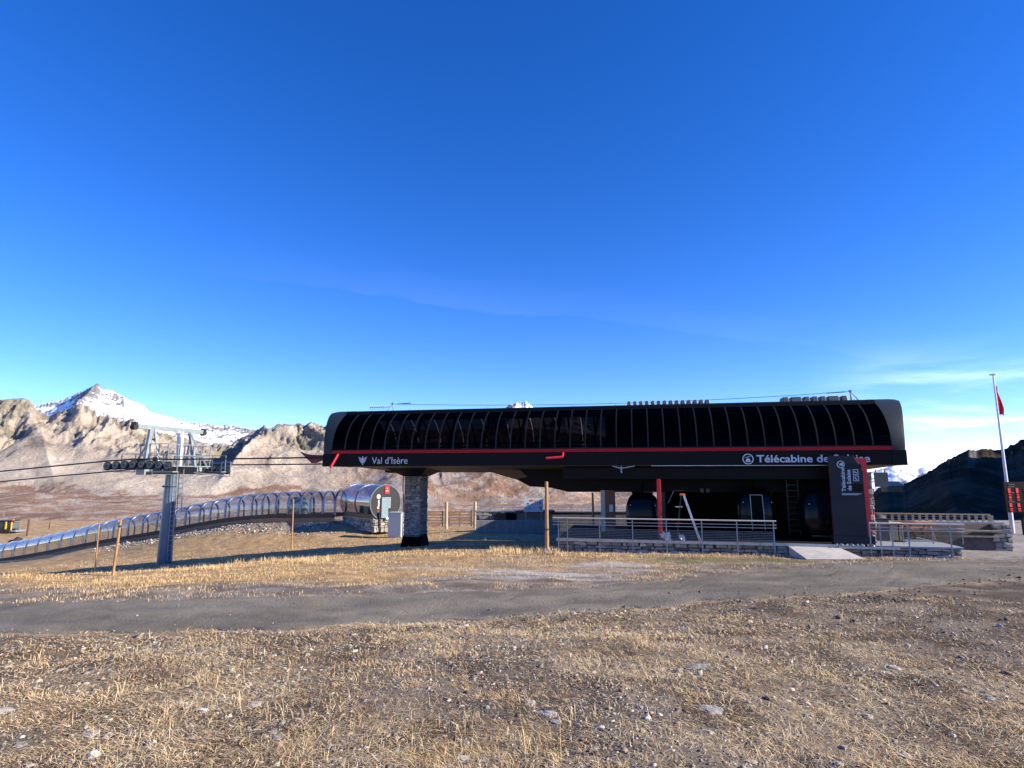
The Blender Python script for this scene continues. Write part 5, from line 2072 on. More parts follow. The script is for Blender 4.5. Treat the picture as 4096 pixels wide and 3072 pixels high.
RT = 4.2                        # depth of the back fence from the fascia plane
a, za = sp(871.5, 512, RT)
b_, zb_ = sp(990, 515, RT)
zlo = sp(964, 522.5, RT)[1]
zto = sp(964, 514.5, RT)[1]
bf = thing('balustrade', W((a + b_) / 2, RT, zlo), 'wooden balustrade with pale upright posts at the back of the right terrace', 'balustrade')
MB().bar(W(a, RT, zto), W(b_, RT, zto), .10, .06).build('top_rail', 'wood_pale', bf)
MB().bar(W(a, RT, zlo), W(b_ + .5, RT, zlo), .16, .08).build('bottom_beam', 'concrete', bf)
n_ = 17
for i in range(n_ + 1):
    s = a + (b_ - a) * i / n_
    w_ = .05 if i < n_ else .11
    MB().sbox(s - w_, s + w_, RT - .03, RT + .03, zlo + .04, zto - .03).build('post', 'wood_pale', bf)
for f in (.35, .7):
    MB().cyl(W(a, RT + .04, zlo + (zto - zlo) * f), W(b_, RT + .04, zlo + (zto - zlo) * f), .012, n=5).build('wire', 'steel', bf)
# retaining wall below it: earth bank, timber kerbs and a stone corner
rw = thing('retaining_wall', W(b_ - 1, RT, -1.9), 'low earth bank with timber kerbs ending in a pale stone corner right of the terrace', 'retaining wall')
MB().hexa([W(a, RT - .55, -1.9), W(b_ + .2, RT - .55, -1.9), W(b_ + .2, RT + .5, -1.9), W(a, RT + .5, -1.9),
           W(a, RT - .12, zlo - .05), W(b_ + .2, RT - .12, zlo - .05), W(b_ + .2, RT + .4, zlo - .05), W(a, RT + .4, zlo - .05)]).build('bank', 'earth_bank', rw)
for dz in (.34, .58):
    MB().sbox(14.5, b_ + .1, RT - .66, RT - .54, zlo - dz - .03, zlo - dz + .05).build('timber_kerb', 'wood_pale', rw)
sc_ = MB().sbox(b_ - .15, b_ + .5, RT - .5, RT + .35, -2.0, zlo - .05).build('stone_corner', 'mortar', rw)
stone_face(sc_, W(b_ - .2, RT - .5, -1.9), AX, -BX, .72, zlo + 1.85, .19, .34, 'stone', .16, random.Random(71), proud=.07)
stone_face(sc_, W(b_ + .5, RT - .5, -1.9), BX, AX, .85, zlo + 1.85, .19, .34, 'stone', .16, random.Random(72), proud=.07)


def picnic_table(s, t, z, label, mat='wood_orange', L=1.9):
    root = thing('picnic_table', W(s, t, z), label, 'table', 'picnic tables on the right terrace')
    for i in range(4):
        MB().sbox(s - L / 2, s + L / 2, t - .36 + i * .185, t - .36 + i * .185 + .17, z + .72, z + .765).build('table_plank', mat, root)
    for sg in (-1, 1):
        MB().sbox(s - L / 2, s + L / 2, t + sg * .68 - .14, t + sg * .68 + .14, z + .42, z + .465).build('bench', mat, root)
        for e in (-.6, .6):
            MB().bar(W(s + e, t + sg * .68, z), W(s + e, t + sg * .2, z + .72), .07, .10).build('leg', mat, root)
    for e in (-.6, .6):
        MB().bar(W(s + e, t - .75, z + .4), W(s + e, t + .75, z + .4), .06, .09).build('cross_bar', mat, root)


gT = -1.72
s_, _ = sp(893, 520, 3.0)
picnic_table(s_, 3.0, DECK - .05, 'orange brown picnic table closest to the totem sign on the right terrace')
s_, _ = sp(912, 520, 3.1)
picnic_table(s_, 3.1, DECK - .05, 'orange brown picnic table further from the totem sign on the right terrace', L=1.7)
# pedestal table
s_, z_ = sp(899.5, 539, 1.2)
pt = thing('pedestal_table', W(s_, 1.2, DECK), 'small dark round pedestal table behind the right railing', 'table')
MB().cyl(W(s_, 1.2, DECK), W(s_, 1.2, DECK + .04), .26, n=18).build('foot', 'rubber', pt)
MB().cyl(W(s_, 1.2, DECK + .04), W(s_, 1.2, DECK + .72), .03, n=8).build('stem', 'rubber', pt)
MB().cyl(W(s_, 1.2, DECK + .72), W(s_, 1.2, DECK + .76), .34, n=20).build('top', 'rubber', pt)
# covered grill
s_, z_ = sp(877, 521, 2.2)
gr = thing('covered_grill', W(s_, 2.2, DECK), 'dark domed grill beside the stone end wall of the station', 'grill')
MB().lathe(W(s_, 2.2, DECK + .75), [(.38, 0), (.40, .08), (.34, .24), (.2, .36), (0, .40)], 18).build('lid', 'rubber', gr, smooth=True)
MB().lathe(W(s_, 2.2, DECK + .45), [(0, 0), (.22, .03), (.36, .18), (.38, .29)], 18).build('bowl', 'rubber', gr, smooth=True)
for q in (0.5, 2.6, 4.7):
    MB().cyl(W(s_ + .3 * math.cos(q), 2.2 + .3 * math.sin(q), DECK), W(s_ + .2 * math.cos(q), 2.2 + .2 * math.sin(q), DECK + .55), .02, n=6).build('leg', 'rubber', gr)
MB().sbox(s_ - .15, s_ + .15, 1.80, 1.84, DECK + .86, DECK + .89).build('handle', 'steel', gr)
# low pale planter, red post and blank panel
s_, z_ = sp(889, 535, 1.8)
pl_ = thing('planter', W(s_, 1.8, DECK), 'pale low planter box behind the right railing', 'planter')
MB().sbox(s_ - .45, s_ + .5, 1.6, 2.1, DECK, DECK + .68).build('box', 'wood_pale', pl_, bevel=.01)
MB().sbox(s_ - .5, s_ + .55, 1.55, 2.15, DECK + .69, DECK + .76).build('rim', 'wood_pale', pl_)
s_, z_ = sp(882, 535, 1.4)
bn = thing('waste_bin', W(s_, 1.4, DECK), 'slim grey waste bin behind the right railing next to the totem', 'bin')
MB().sbox(s_ - .25, s_ + .3, 1.3, 1.75, DECK, DECK + .9).build('case', 'vent_grey', bn, bevel=.02)
MB().sbox(s_ - .28, s_ + .33, 1.27, 1.78, DECK + .905, DECK + .95).build('lid', 'rubber', bn)
s_, z_ = sp(870.2, 518, .9)
rp2 = thing('red_post', W(s_ + .12, 1.0, DECK), 'short red post beside the stone end wall of the station', 'post')
MB().sbox(s_ + .04, s_ + .2, .92, 1.08, DECK, sp(870, 510.5, 1.0)[1]).build('shaft', 'red_sign', rp2, bevel=.01)
MB().sbox(s_ + .0, s_ + .24, .88, 1.12, DECK, DECK + .04).build('foot', 'galv', rp2)
a_, zt2 = sp(874, 472.5, 3.0)
b2_, zb2 = sp(889, 487, 3.0)
gp = thing('blank_panel', W(a_, 3.0, zb2), 'plain grey panel hanging under the right end of the canopy', 'panel')
MB().sbox(a_, b2_, 3.0, 3.06, zb2, zt2).build('sheet', 'vent_grey', gp)
for s_ in (a_ + .1, b2_ - .1):
    MB().sbox(s_ - .02, s_ + .02, 3.06, 3.1, zt2 - .05, 1.80).build('hanger', 'galv', gp)

# ================================================================== FLAG POLE AND RESULT BOARD
FPY = 35.5
fb_ = at_y(1013, 535, FPY)
fb_.z = min(fb_.z, gz(fb_.x, fb_.y) + .05)
ft = at_y(993, 375, FPY)
fp_top = Vector((fb_.x - .05, fb_.y, ft.z))
fp = thing('flagpole', fb_, 'tall white flagpole with a limp red flag right of the station', 'flagpole')
MB().cyl(fb_, fb_ + Vector((0, 0, 2.4)), .115, .11, 14).build('lower_tube', 'white_lit', fp, smooth=True)
MB().cyl(fb_ + Vector((0, 0, 2.4)), fp_top, .085, .045, 14).build('upper_tube', 'white_lit', fp, smooth=True)
MB().cyl(fp_top, fp_top + Vector((0, 0, .06)), .19, n=14).build('disc_cap', 'white_lit', fp)
mb = MB()
rows = []
for i in range(18):
    f = i / 17
    z = fp_top.z - .55 - f * 1.75
    w_ = .07 + .20 * min(1, f * 1.4) - .06 * max(0, f - .8) * 5
    row = []
    for k in range(10):
        u = k / 9
        row.append(Vector((fp_top.x + .07 + u * w_, fp_top.y + .09 * math.sin(u * 9 + f * 2.5) * (.3 + u) + .03, z - u * .22 - .1 * math.sin(u * 6) * f)))
    rows.append(row)
mb.loft(rows)
mb.add([p + Vector((0, .006, 0)) for r_ in rows for p in r_], [tuple(reversed(f)) for f in mb.f])
mb.build('flag', 'flag_red', fp, smooth=True)
# board with red light bars
BY = 33.8
q0, q1, f0, f1 = rect(1007, 1040, 482, 512.5, BY)
lb = thing('display_board', Vector(((q0 + q1) / 2, BY, gz(q0, BY))), 'dark display board with columns of red lights at the right edge', 'display board')
MB().box(q0, q1, BY, BY + .15, f0, f1).build('panel', 'black_panel', lb, bevel=.01)


def z2(x, y):
    return 974 + .0482 * x, 470 + .0482 * y


for cx in (0, 1, 2):
    for (ya, yb_) in ((375, 480), (505, 525), (545, 590), (612, 632), (688, 768), (795, 822), (838, 856)):
        xa, ya_ = z2(735 + cx * 165 + (ya - 375) * .11, ya)
        _, yb2 = z2(0, yb_)
        p0, p1 = at_y(xa, yb2, BY - .01), at_y(xa, ya_, BY - .01)
        MB().box(p0.x - .07, p0.x + .07, BY - .02, BY - .003, p0.z, p1.z).build('light_bar', 'led_red' if cx < 2 else 'screen_blue', lb)
for ya in (300, 348, 470, 660):
    xa, y_ = z2(780, ya)
    p0 = at_y(xa, y_, BY - .01)
    MB().box(p0.x - .18, p0.x + .16, BY - .012, BY - .004, p0.z - .02, p0.z + .02).build('caption_line', 'vent_grey', lb)
for x in (q0 + 1.0, q1 - .2):
    MB().box(x - .06, x + .06, BY + .15, BY + .27, gz(x, BY) - .2, f1 - .1).build('leg', 'black_panel', lb)

# ================================================================== FAR THINGS
# snow groomer on the far grass
p = hit(10, 533)
sg_ = thing('snow_groomer', p, 'small snow groomer with yellow frame and orange beacon parked on the far grass', 'snow groomer')
k_ = p.y / 110.0
def bx(nm_, x0, x1, y0, y1, z0, z1, mat_, bev=0.0):
    MB().box(p.x + x0 * k_, p.x + x1 * k_, p.y + y0 * k_, p.y + y1 * k_, p.z + z0 * k_, p.z + z1 * k_).build(nm_, mat_, sg_, bevel=bev)
bx('track', -3.2, .9, -1.2, -.5, .05, .75, 'rubber', .1)
bx('track', -3.2, .9, .5, 1.2, .05, .75, 'rubber', .1)
bx('cab', -2.6, -.2, -.95, .95, .76, 2.05, 'groomer_dark', .08)
bx('rear_body', -.18, .85, -.9, .9, .76, 1.85, 'vent_grey', .06)
bx('roof_rack', -2.7, .8, -1.0, 1.0, 2.08, 2.2, 'rubber', .03)
bx('frame_post', -.22, -.02, -1.05, -.9, .5, 2.05, 'yellow')
bx('frame_post', .80, .95, -1.05, -.9, .5, 2.0, 'yellow')
bx('beacon', .1, .5, -.3, .1, 2.21, 2.42, 'orange', .03)
bx('tiller', .95, 1.9, -1.1, 1.1, .25, .55, 'galv', .04)
bx('tiller_arm', .9, 1.7, -.1, .1, .56, .95, 'galv')
# tarp covered pile behind the lower tunnel
p = hit(16, 543.5, 240)
bm = bmesh.new()
bmesh.ops.create_icosphere(bm, subdivisions=3, radius=1)
rnd = random.Random(8)
for v in bm.verts:
    n_ = v.co.normalized()
    k2 = 1 + .2 * math.sin(n_.x * 5 + 1) + .12 * math.sin(n_.z * 7 + n_.x * 4) + rnd.uniform(-.05, .05)
    v.co = Vector((n_.x * 1.3 * k2, n_.y * .9 * k2, max(-.05, n_.z) * .85 * k2))
me = bpy.data.meshes.new('covered_pile')
bm.to_mesh(me)
bm.free()
me.materials.append(M['rubber'])
o = bpy.data.objects.new('covered_pile', me)
COL.objects.link(o)
o.location = p
tag(o, 'low heap under a dark tarpaulin behind the lower end of the tunnel', 'pile')
# mountain hut on the dark flank
hp = at_y(891.5, 487.5, 470)
ht = thing('mountain_hut', hp, 'tiny mountain hut with a pale roof on the dark mountain flank', 'hut')
MB().box(hp.x - 6, hp.x + 6, hp.y - 4, hp.y + 4, hp.z - 3, hp.z + 1.6).build('wall', 'wood_brown', ht)
MB().prism([(hp.x - 7, hp.y - 5, hp.z + 1.4), (hp.x + 7, hp.y - 5, hp.z + 1.4), (hp.x + 6, hp.y, hp.z + 4.2), (hp.x - 6, hp.y, hp.z + 4.2)], (0, 0, .5)).build('roof', 'roof_far', ht)
MB().prism([(hp.x - 7, hp.y + 5, hp.z + 1.4), (hp.x + 7, hp.y + 5, hp.z + 1.4), (hp.x + 6, hp.y, hp.z + 4.2), (hp.x - 6, hp.y, hp.z + 4.2)], (0, 0, .5)).build('roof', 'roof_far', ht)


# ================================================================== GRASS, LITTER AND LOOSE STONES
def blades(x, y, z, L, w, lean, ang, col, k1=.6, k2=1.35, z0=-.01):
    """curved two-step ribbons; all arguments are arrays"""
    n = len(x)
    dx, dy = np.cos(ang), np.sin(ang)
    sa = ang + math.pi / 2 + RNG.uniform(-.9, .9, n)
    wx, wy = np.cos(sa) * w / 2, np.sin(sa) * w / 2
    h1 = L * .55 * np.cos(lean * k1)
    o1 = L * .55 * np.sin(lean * k1)
    h2 = h1 + L * .45 * np.cos(lean * k2)
    o2 = o1 + L * .45 * np.sin(lean * k2)
    V = np.zeros((n, 5, 3))
    V[:, 0] = np.stack([x - wx, y - wy, z + z0], -1)
    V[:, 1] = np.stack([x + wx, y + wy, z + z0], -1)
    V[:, 2] = np.stack([x - wx * .8 + dx * o1, y - wy * .8 + dy * o1, z + h1], -1)
    V[:, 3] = np.stack([x + wx * .8 + dx * o1, y + wy * .8 + dy * o1, z + h1], -1)
    V[:, 4] = np.stack([x + dx * o2, y + dy * o2, z + h2], -1)
    b = np.arange(n)[:, None] * 5
    F = np.concatenate([b + np.array([[0, 1, 3]]), b + np.array([[0, 3, 2]]), b + np.array([[2, 3, 4]])], 0)
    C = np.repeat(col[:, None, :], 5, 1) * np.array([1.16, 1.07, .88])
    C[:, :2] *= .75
    return V.reshape(-1, 3), F, C.reshape(-1, 3)


def scatter(n, r0, r1, power=1.0, az=51):
    """points on the ground, denser near the camera"""
    u = RNG.random(n)
    r = r0 * (r1 / r0) ** u if power == 1 else (r0 ** (1 - power) + u * (r1 ** (1 - power) - r0 ** (1 - power))) ** (1 / (1 - power))
    a = np.radians(RNG.uniform(-az, az, n))
    return r * np.sin(a), r * np.cos(a)


PAL = np.array([(.54, .44, .275), (.45, .345, .205), (.34, .24, .145), (.25, .165, .11), (.60, .53, .40), (.19, .13, .10), (.24, .215, .09)])


def pick(n, p):
    c = PAL[RNG.choice(len(PAL), n, p=p)]
    return c * RNG.uniform(.85, 1.5, (n, 1)) * np.stack([RNG.uniform(.95, 1.05, n) for _ in range(3)], -1)


def gravel_mask(x, y):
    m = np.zeros(x.shape)
    for px, py, a, b, k in GRAVEL:
        p = hit(px, py)
        d = ((x - p.x) / a) ** 2 + ((y - p.y) / b) ** 2
        m = np.maximum(m, sstep(1.3, .7, d) * k)
    return m


def join(parts):
    V, F, C, o = [], [], [], 0
    for v, f, c in parts:
        V.append(v)
        F.append(f + o)
        C.append(c)
        o += len(v)
    return np.concatenate(V), np.concatenate(F), np.concatenate(C)


def platform_mask(x, y):
    s = (x - OX) * AX.x + (y - OY) * AX.y
    t = (x - OX) * BX.x + (y - OY) * BX.y
    return ((s > 2.1) & (s < 18.6) & (t > -.6) & (t < 8)) | ((s > 11.6) & (s < 14.4) & (t > -2.6) & (t < 0))


# ---- foreground turf
def comb(x, y, spread):
    """direction the grass is pressed to, slowly turning over the ground"""
    return (fbm(x * .8, y * .8, 3, 207) * 4 - 1) * math.pi + RNG.normal(0, spread, len(x))


parts = []
n = 310000
x, y = scatter(n, 2.7, 15.5, 1.15)
rp = road_pos(x, y)
clump = fbm(x * 1.1, y * 1.1, 4, 201) * .5 + fbm(x * 4.5, y * 4.5, 3, 203) * .5
k = (rp < .01 + RNG.normal(0, .07, n)) & (RNG.random(n) < sstep(.475, .60, clump + .03 * sstep(2, -5, x) - .03 * sstep(-2, 6, x)) * .9 + .06)
x, y, clump = x[k], y[k], clump[k]
n = len(x)
r = np.hypot(x, y)
z = g(x, y)
flat = RNG.random(n) < .86
lean = np.where(flat, RNG.uniform(1.05, 1.55, n), RNG.uniform(.3, 1.2, n))
L = np.where(flat, RNG.uniform(.018, .058, n), RNG.uniform(.008, .022, n)) * (.75 + .5 * sstep(.45, .65, clump))
w = RNG.uniform(.0019, .0037, n) * np.clip(r / 5, .8, 2.2)
tone = sstep(.38, .62, fbm(x * .7, y * .7, 4, 205))[:, None]
c = pick(n, [.24, .24, .18, .13, .09, .10, .02]) * (1 - .5 * tone) + pick(n, [.05, .12, .25, .30, .05, .20, .03]) * .5 * tone
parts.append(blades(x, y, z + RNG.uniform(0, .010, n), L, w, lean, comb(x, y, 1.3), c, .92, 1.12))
# reddish low plantlets
n = 90000
x, y = scatter(n, 2.7, 15.5, 1.15)
rp = road_pos(x, y)
cl2 = fbm(x * 2.2, y * 2.2, 4, 211)
k = (rp < 0) & (RNG.random(n) < sstep(.42, .58, cl2))
x, y = x[k], y[k]
n = len(x)
r = np.hypot(x, y)
c = np.array([(.155, .10, .062)]) * RNG.uniform(.5, 1.7, (n, 1)) + np.array([(.06, .03, 0)]) * RNG.random((n, 1))
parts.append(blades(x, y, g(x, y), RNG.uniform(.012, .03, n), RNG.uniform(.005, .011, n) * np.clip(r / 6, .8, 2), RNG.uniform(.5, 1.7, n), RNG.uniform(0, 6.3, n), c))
# straw lying on the ground
n = 135000
x, y = scatter(n, 2.7, 15.0, 1.2)
rp = road_pos(x, y)
k = (rp < -.01) & (RNG.random(n) < .35 + .65 * sstep(.42, .58, fbm(x * .9, y * .9, 4, 213)))
x, y = x[k], y[k]
n = len(x)
r = np.hypot(x, y)
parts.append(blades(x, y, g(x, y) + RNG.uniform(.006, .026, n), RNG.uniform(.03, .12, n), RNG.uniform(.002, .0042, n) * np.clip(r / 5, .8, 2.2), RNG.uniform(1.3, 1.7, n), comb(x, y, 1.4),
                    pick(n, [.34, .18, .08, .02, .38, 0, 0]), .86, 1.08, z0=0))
# taller bleached stalks in loose tufts
tx, ty = scatter(480, 2.9, 14.5, 1.25)
k = road_pos(tx, ty) < -.02
tx, ty = tx[k], ty[k]
m = RNG.integers(3, 14, len(tx))
x = np.repeat(tx, m) + RNG.normal(0, .05, m.sum())
y = np.repeat(ty, m) + RNG.normal(0, .05, m.sum())
n = len(x)
big = np.repeat(RNG.uniform(.6, 1.35, len(tx)), m)
parts.append(blades(x, y, g(x, y), RNG.uniform(.05, .16, n) * big, RNG.uniform(.002, .0034, n) * np.clip(np.hypot(x, y) / 5, .9, 2), np.abs(RNG.normal(.6, .5, n)), RNG.uniform(0, 6.3, n),
                    pick(n, [.42, .2, .05, 0, .33, 0, 0])))
V, F, C = join(parts)
o = np_mesh('dry_grass', V, F, 'straw', C)
tag(o, 'short bleached dry grass and straw covering the foreground', 'grass', kind='stuff')

# ---- turf between the road and the station and down the left slope
parts = []
n = 190000
x, y = scatter(n, 10.5, 66, 1.25)
rp = road_pos(x, y)
clump = fbm(x * .9, y * .9, 4, 221) * .6 + fbm(x * 3, y * 3, 3, 223) * .4
k = (rp > 1.0 + RNG.normal(0, .09, n)) & (RNG.random(n) < sstep(.40, .60, clump - .02 + .13 * sstep(1.3, 2.1, rp)) * (1 - gravel_mask(x, y) * .9)) & ~platform_mask(x, y) & ~((x > 15) & (y > 23)) & ~((x > -3) & (y > 43)) & (tun_dist(x, y)[0] > 1.5)
x, y, clump, rp = x[k], y[k], clump[k], rp[k]
n = len(x)
r = np.hypot(x, y)
L = RNG.uniform(.025, .075, n) * (.7 + .9 * sstep(.45, .65, clump)) * (1 + .5 * sstep(14, 30, r))
gold = np.array([(.52, .36, .17)])
c = pick(n, [.34, .30, .16, .07, .08, .02, .03])
c = c * (1 - .35 * sstep(1.2, 1.9, rp)[:, None]) + gold * RNG.uniform(.7, 1.2, (n, 1)) * .35 * sstep(1.2, 1.9, rp)[:, None]
p = hit(735, 560)
ms_ = sstep(1.2, .4, ((x - p.x) / 4.2) ** 2 + ((y - p.y) / 1.3) ** 2)[:, None] * .7
c = c * (1 - ms_) + np.array([(.22, .20, .07)]) * RNG.uniform(.7, 1.2, (n, 1)) * ms_
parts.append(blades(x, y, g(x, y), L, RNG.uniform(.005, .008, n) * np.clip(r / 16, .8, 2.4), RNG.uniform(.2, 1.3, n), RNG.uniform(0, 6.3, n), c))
# ragged tall tufts on the crest of the rise and at the platform corner
def tufts(pxs, pys, cnt, hgt):
    X, Y = [], []
    for _ in range(cnt):
        q = hit(RNG.uniform(*pxs), np.interp(RNG.random(), [0, 1], pys))
        X.append(q.x)
        Y.append(q.y)
    X, Y = np.array(X), np.array(Y)
    m = RNG.integers(6, 20, len(X))
    x = np.repeat(X, m) + RNG.normal(0, .09, m.sum())
    y = np.repeat(Y, m) + RNG.normal(0, .09, m.sum())
    n = len(x)
    return blades(x, y, g(x, y), RNG.uniform(.4, 1.0, n) * hgt, RNG.uniform(.006, .010, n) * 1.6, np.abs(RNG.normal(.3, .35, n)), RNG.uniform(0, 6.3, n), pick(n, [.35, .3, .15, .1, .1, 0, 0]))


parts.append(tufts((215, 330), (559, 564), 90, .30))
parts.append(tufts((60, 230), (566, 571), 60, .22))
parts.append(tufts((490, 556), (550, 555), 80, .34))
parts.append(tufts((556, 790), (554, 557.5), 130, .13))
parts.append(tufts((845, 965), (559, 561), 60, .13))
parts.append(tufts((330, 500), (551, 556), 90, .16))
V, F, C = join(parts)
o = np_mesh('slope_grass', V, F, 'straw', C)
tag(o, 'golden dry grass on the slope between the road and the station', 'grass', kind='stuff')


# ---- gravel: little angular chips
def chips(x, y, z, size, col):
    n = len(x)
    base = np.array([(1, 0, 0), (0, 1, 0), (-1, 0, 0), (0, -1, 0), (0, 0, 1), (0, 0, -.6)], float)
    V = base[None] * RNG.uniform(.6, 1.3, (n, 6, 1)) * size[:, None, None]
    V[:, :, 2] *= RNG.uniform(.25, .8, (n, 1))
    V += RNG.normal(0, .12, (n, 6, 3)) * size[:, None, None]
    a = RNG.uniform(0, 6.3, n)
    ca, sa = np.cos(a)[:, None], np.sin(a)[:, None]
    X = V[:, :, 0] * ca - V[:, :, 1] * sa * RNG.uniform(.5, 1, (n, 1))
    Y = V[:, :, 0] * sa + V[:, :, 1] * ca
    V = np.stack([X + x[:, None], Y + y[:, None], V[:, :, 2] + z[:, None] + size[:, None] * .12], -1)
    tri = np.array([(0, 1, 4), (1, 2, 4), (2, 3, 4), (3, 0, 4), (1, 0, 5), (2, 1, 5), (3, 2, 5), (0, 3, 5)])
    F = (np.arange(n)[:, None, None] * 6 + tri[None]).reshape(-1, 3)
    C = np.repeat(col[:, None, :], 6, 1)
    return V.reshape(-1, 3), F, C.reshape(-1, 3)


def flakes(x, y, z, size, col):
    """thin flat splinters: an irregular four-cornered plate with a little thickness"""
    n = len(x)
    a0 = RNG.uniform(0, 6.3, n)[:, None]
    ang = a0 + np.array([[0, 1.5, 3.1, 4.7]]) + RNG.uniform(-.4, .4, (n, 4))
    el = RNG.uniform(.35, 1, (n, 1))
    rad = size[:, None] * RNG.uniform(.6, 1.2, (n, 4))
    lx, ly = rad * np.cos(ang), rad * np.sin(ang) * el
    q = RNG.uniform(0, 6.3, (n, 1))
    X, Y = lx * np.cos(q) - ly * np.sin(q), lx * np.sin(q) + ly * np.cos(q)
    tx, ty = RNG.normal(0, .22, (n, 1)), RNG.normal(0, .22, (n, 1))
    Z = X * tx + Y * ty
    th = size[:, None] * RNG.uniform(.10, .3, (n, 1))
    top = np.stack([X + x[:, None], Y + y[:, None], Z + z[:, None] + th], -1)
    bot = np.stack([X * 1.1 + x[:, None], Y * 1.1 + y[:, None], Z + z[:, None] - size[:, None] * .25], -1)
    V = np.concatenate([top, bot], 1)
    tri = np.array([(0, 1, 2), (0, 2, 3), (0, 4, 1), (1, 4, 5), (1, 5, 2), (2, 5, 6), (2, 6, 3), (3, 6, 7), (3, 7, 0), (0, 7, 4)])
    F = (np.arange(n)[:, None, None] * 8 + tri[None]).reshape(-1, 3)
    C = np.repeat(col[:, None, :], 8, 1)
    return V.reshape(-1, 3), F, C.reshape(-1, 3)


GP = np.array([(.42, .39, .35), (.31, .295, .275), (.23, .225, .22), (.15, .148, .145), (.50, .455, .39), (.28, .225, .17)])
parts = []
n = 62000
x, y = scatter(n, 2.7, 15.5, 1.15)
rp = road_pos(x, y)
cl = 1 - (fbm(x * 1.1, y * 1.1, 4, 201) * .5 + fbm(x * 4.5, y * 4.5, 3, 203) * .5)
k = (rp < .0) & (RNG.random(n) < sstep(.45, .59, cl) * .75 + .08)
x, y = x[k], y[k]
n = len(x)
sz = np.clip(RNG.lognormal(math.log(.0078), .62, n), .003, .045) * np.clip(np.hypot(x, y) / 6, .85, 1.6)
FC = np.array([(.40, .375, .335), (.26, .25, .235), (.19, .185, .18), (.11, .105, .10), (.52, .48, .42), (.25, .205, .165), (.17, .12, .09)])
parts.append(flakes(x, y, g(x, y) + .004, sz, np.array([1.04, .98, .90]) * FC[RNG.choice(7, n, p=[.17, .2, .18, .10, .07, .15, .13])] * RNG.uniform(.7, 1.25, (n, 1))))
n = 9000
x, y = scatter(n, 2.7, 15.5, 1.15)
rp = road_pos(x, y)
cl = fbm(x * 1.6, y * 1.6, 4, 231)
k = (rp < .03) & (RNG.random(n) < sstep(.42, .60, cl) * .9 + .14)
x, y = x[k], y[k]
n = len(x)
sz = RNG.lognormal(math.log(.008), .55, n) * np.clip(np.hypot(x, y) / 6, .8, 1.7)
parts.append(chips(x, y, g(x, y), np.clip(sz, .003, .035), GP[RNG.choice(6, n, p=[.22, .24, .22, .14, .1, .08])] * RNG.uniform(.7, 1.25, (n, 1))))
n = 22000
x, y = scatter(n, 9, 34, 1.3)
rp = road_pos(x, y)
k = (rp > -.02) & ~platform_mask(x, y) & (RNG.random(n) < np.where((rp > .08) & (rp < .95), .05, .25 + .7 * gravel_mask(x, y) + .4 * np.exp(-((rp - 1.05) / .12) ** 2)))
x, y = x[k], y[k]
n = len(x)
parts.append(chips(x, y, g(x, y) + np.where((road_pos(x, y) > .02) & (road_pos(x, y) < .98), .02, 0), np.clip(RNG.lognormal(math.log(.012), .5, n), .005, .05), GP[RNG.choice(6, n, p=[.16, .26, .22, .14, .06, .16])] * RNG.uniform(.8, 1.2, (n, 1))))
# dark clods along the near edge of the road
n = 2200
px = RNG.uniform(380, 1060, n)
i = RNG.integers(0, len(RN), n)
q = RN[i] + (RF[i] - RN[i]) * RNG.normal(-.03, .16, n)[:, None]
k = RNG.random(n) < sstep(-2, 6, q[:, 0])
q = q[k]
n = len(q)
parts.append(chips(q[:, 0], q[:, 1], g(q[:, 0], q[:, 1]) + .01, np.clip(RNG.lognormal(math.log(.018), .55, n), .006, .08), np.array([(.10, .09, .08)]) * RNG.uniform(.6, 1.6, (n, 1))))
# rubble on the conveyor bank
n = 2600
i = RNG.integers(3, len(TPTS) - 1, n)
f = RNG.random(n)[:, None]
q = TPTS[i] * (1 - f) + TPTS[np.minimum(i + 1, len(TPTS) - 1)] * f
off = RNG.uniform(1.6, 4.6, n)
x, y = q[:, 0] + RNG.normal(0, .6, n) + .25 * off, q[:, 1] - off
parts.append(chips(x, y, g(x, y), np.clip(RNG.lognormal(math.log(.06), .5, n), .02, .18), GP[RNG.choice(6, n)] * RNG.uniform(.6, 1.2, (n, 1))))
V, F, C = join(parts)
o = np_mesh('gravel', V, F, 'pebble', C)
tag(o, 'small angular gravel chips scattered over the ground and road edge', 'gravel', kind='stuff')


# ---- loose stones big enough to point at
def loose_mesh(seed, flat):
    rnd = random.Random(seed)
    bm = bmesh.new()
    bmesh.ops.create_icosphere(bm, subdivisions=2, radius=.5)
    ph = [rnd.uniform(0, 6) for _ in range(6)]
    for v in bm.verts:
        d = v.co.normalized()
        k = 1 + .22 * math.sin(d.x * 3 + ph[0]) + .18 * math.sin(d.y * 4 + ph[1]) + .15 * math.sin(d.z * 5 + d.x * 3 + ph[2]) + rnd.uniform(-.07, .07)
        v.co = d * .5 * k
        v.co.z *= flat
        v.co.z = max(v.co.z, -.12)
    me = bpy.data.meshes.new('loose_stone')
    bm.to_mesh(me)
    bm.free()
    me.materials.append(M['loose_stone'])
    return me


flatm = [loose_mesh(300 + i, .28) for i in range(6)]
roundm = [loose_mesh(320 + i, .75) for i in range(4)]
m, nt, b = nm('quartz')
lk(nt, ramp(nt, noise(nt, 12, 6), [(.3, (.55, .50, .42)), (.7, (.82, .77, .68))]), b.inputs['Base Color'])
b.inputs['Roughness'].default_value = .8
quartz_m = []
for i in range(4):
    me = loose_mesh(340 + i, .75)
    me.materials[0] = M['quartz']
    quartz_m.append(me)


def stone(me, p, size, label, grp):
    o = bpy.data.objects.new('loose_stone', me)
    COL.objects.link(o)
    o.location = (p.x, p.y, p.z + size * .015)
    size *= .82
    o.scale = (size, size * random.uniform(.55, .95), size * .85)
    o.rotation_euler = (random.uniform(-.15, .15), random.uniform(-.15, .15), random.uniform(0, 6.3))
    tag(o, label, 'stone', grp)


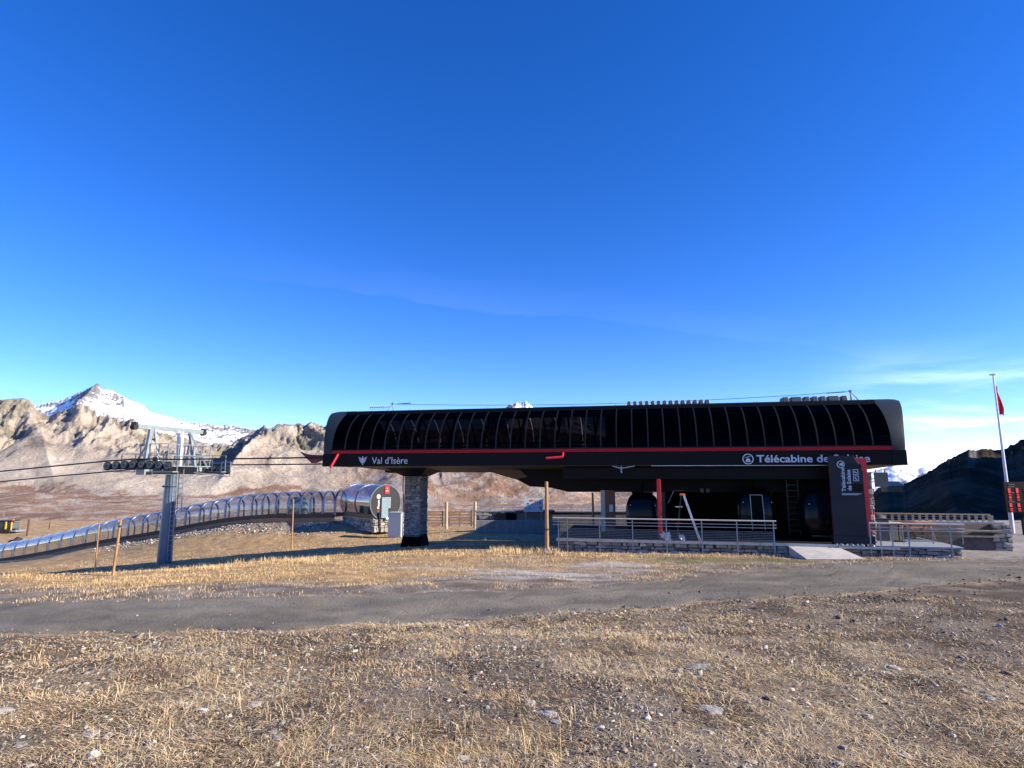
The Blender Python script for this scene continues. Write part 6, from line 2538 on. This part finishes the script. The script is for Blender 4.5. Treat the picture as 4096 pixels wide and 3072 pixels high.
for px, py, sz, me, lab in (
        (94, 757, .105, quartz_m[0], 'white quartz stone at the lower left edge of the foreground'),
        (151, 743, .062, quartz_m[1], 'small cream quartz stone right of the larger white one at the lower left'),
        (647, 719, .085, quartz_m[2], 'pale angular stone in the foreground right of the centre'),
        (203, 712, .10, quartz_m[3], 'pale stone half buried in grass in the left foreground'),
        (186, 708, .05, quartz_m[1], 'small white stone left of the half buried pale one in the foreground'),
        (263, 653, .10, roundm[0], 'blue grey stone standing out near the road in the left foreground'),
        (952, 736, .075, quartz_m[2], 'white stone near the bottom right corner'),
        (545, 714, .24, flatm[0], 'largest flat slate lying in the middle of the foreground'),
        (530, 703, .13, flatm[1], 'flat slate just above the largest one in the foreground'),
        (557, 722, .11, flatm[2], 'flat slate right below the largest one in the foreground'),
        (255, 705, .16, flatm[3], 'broad grey slate in the centre left foreground'),
        (20, 745, .14, flatm[4], 'flat pale slate at the far lower left edge'),
        (3, 712, .22, flatm[5], 'big bluish slate cut by the left edge of the picture'),
        (277, 738, .13, flatm[1], 'tilted bluish slate in the lower middle left foreground'),
        (698, 668, .30, flatm[2], 'long flat grey slab beyond the grass at the right'),
        (712, 711, .24, flatm[3], 'long pale slate in the right foreground'),
        (893, 668, .22, flatm[4], 'pale slab near the dark clods at the right'),
        (868, 717, .15, flatm[0], 'flat pale slate in the right foreground'),
        (91, 735, .16, flatm[2], 'grey slate above the white quartz stone at the lower left')):
    stone(me, hit(px, py), sz, lab, 'singled out stones in the foreground')
xs_, ys_ = scatter(900, 3.0, 13, 1.1)
ok = road_pos(xs_, ys_) < -.05
cnt = 0
for X, Y in zip(xs_[ok], ys_[ok]):
    if cnt >= 150:
        break
    cnt += 1
    small = random.random()
    stone(random.choice(flatm if random.random() < .75 else roundm), Vector((X, Y, gz(X, Y))), random.uniform(.035, .085) * (1 + (small > .9) * .6), 'small grey slate chip lying among the dry grass of the foreground', 'slate chips in the foreground')
# green weed at the right corner of the platform
q = hit(950, 557.5)
n = 260
x = q.x + RNG.normal(0, .16, n)
y = q.y + RNG.normal(0, .12, n)
V, F, C = blades(x, y, g(x, y), RNG.uniform(.06, .2, n), RNG.uniform(.012, .022, n), RNG.uniform(.1, 1.2, n), RNG.uniform(0, 6.3, n), np.array([(.10, .17, .03)]) * RNG.uniform(.6, 1.4, (n, 1)))
o = np_mesh('weed_clump', V, F, 'straw', C, origin=tuple(q))
tag(o, 'small green weed clump at the right corner of the stone platform', 'weed')
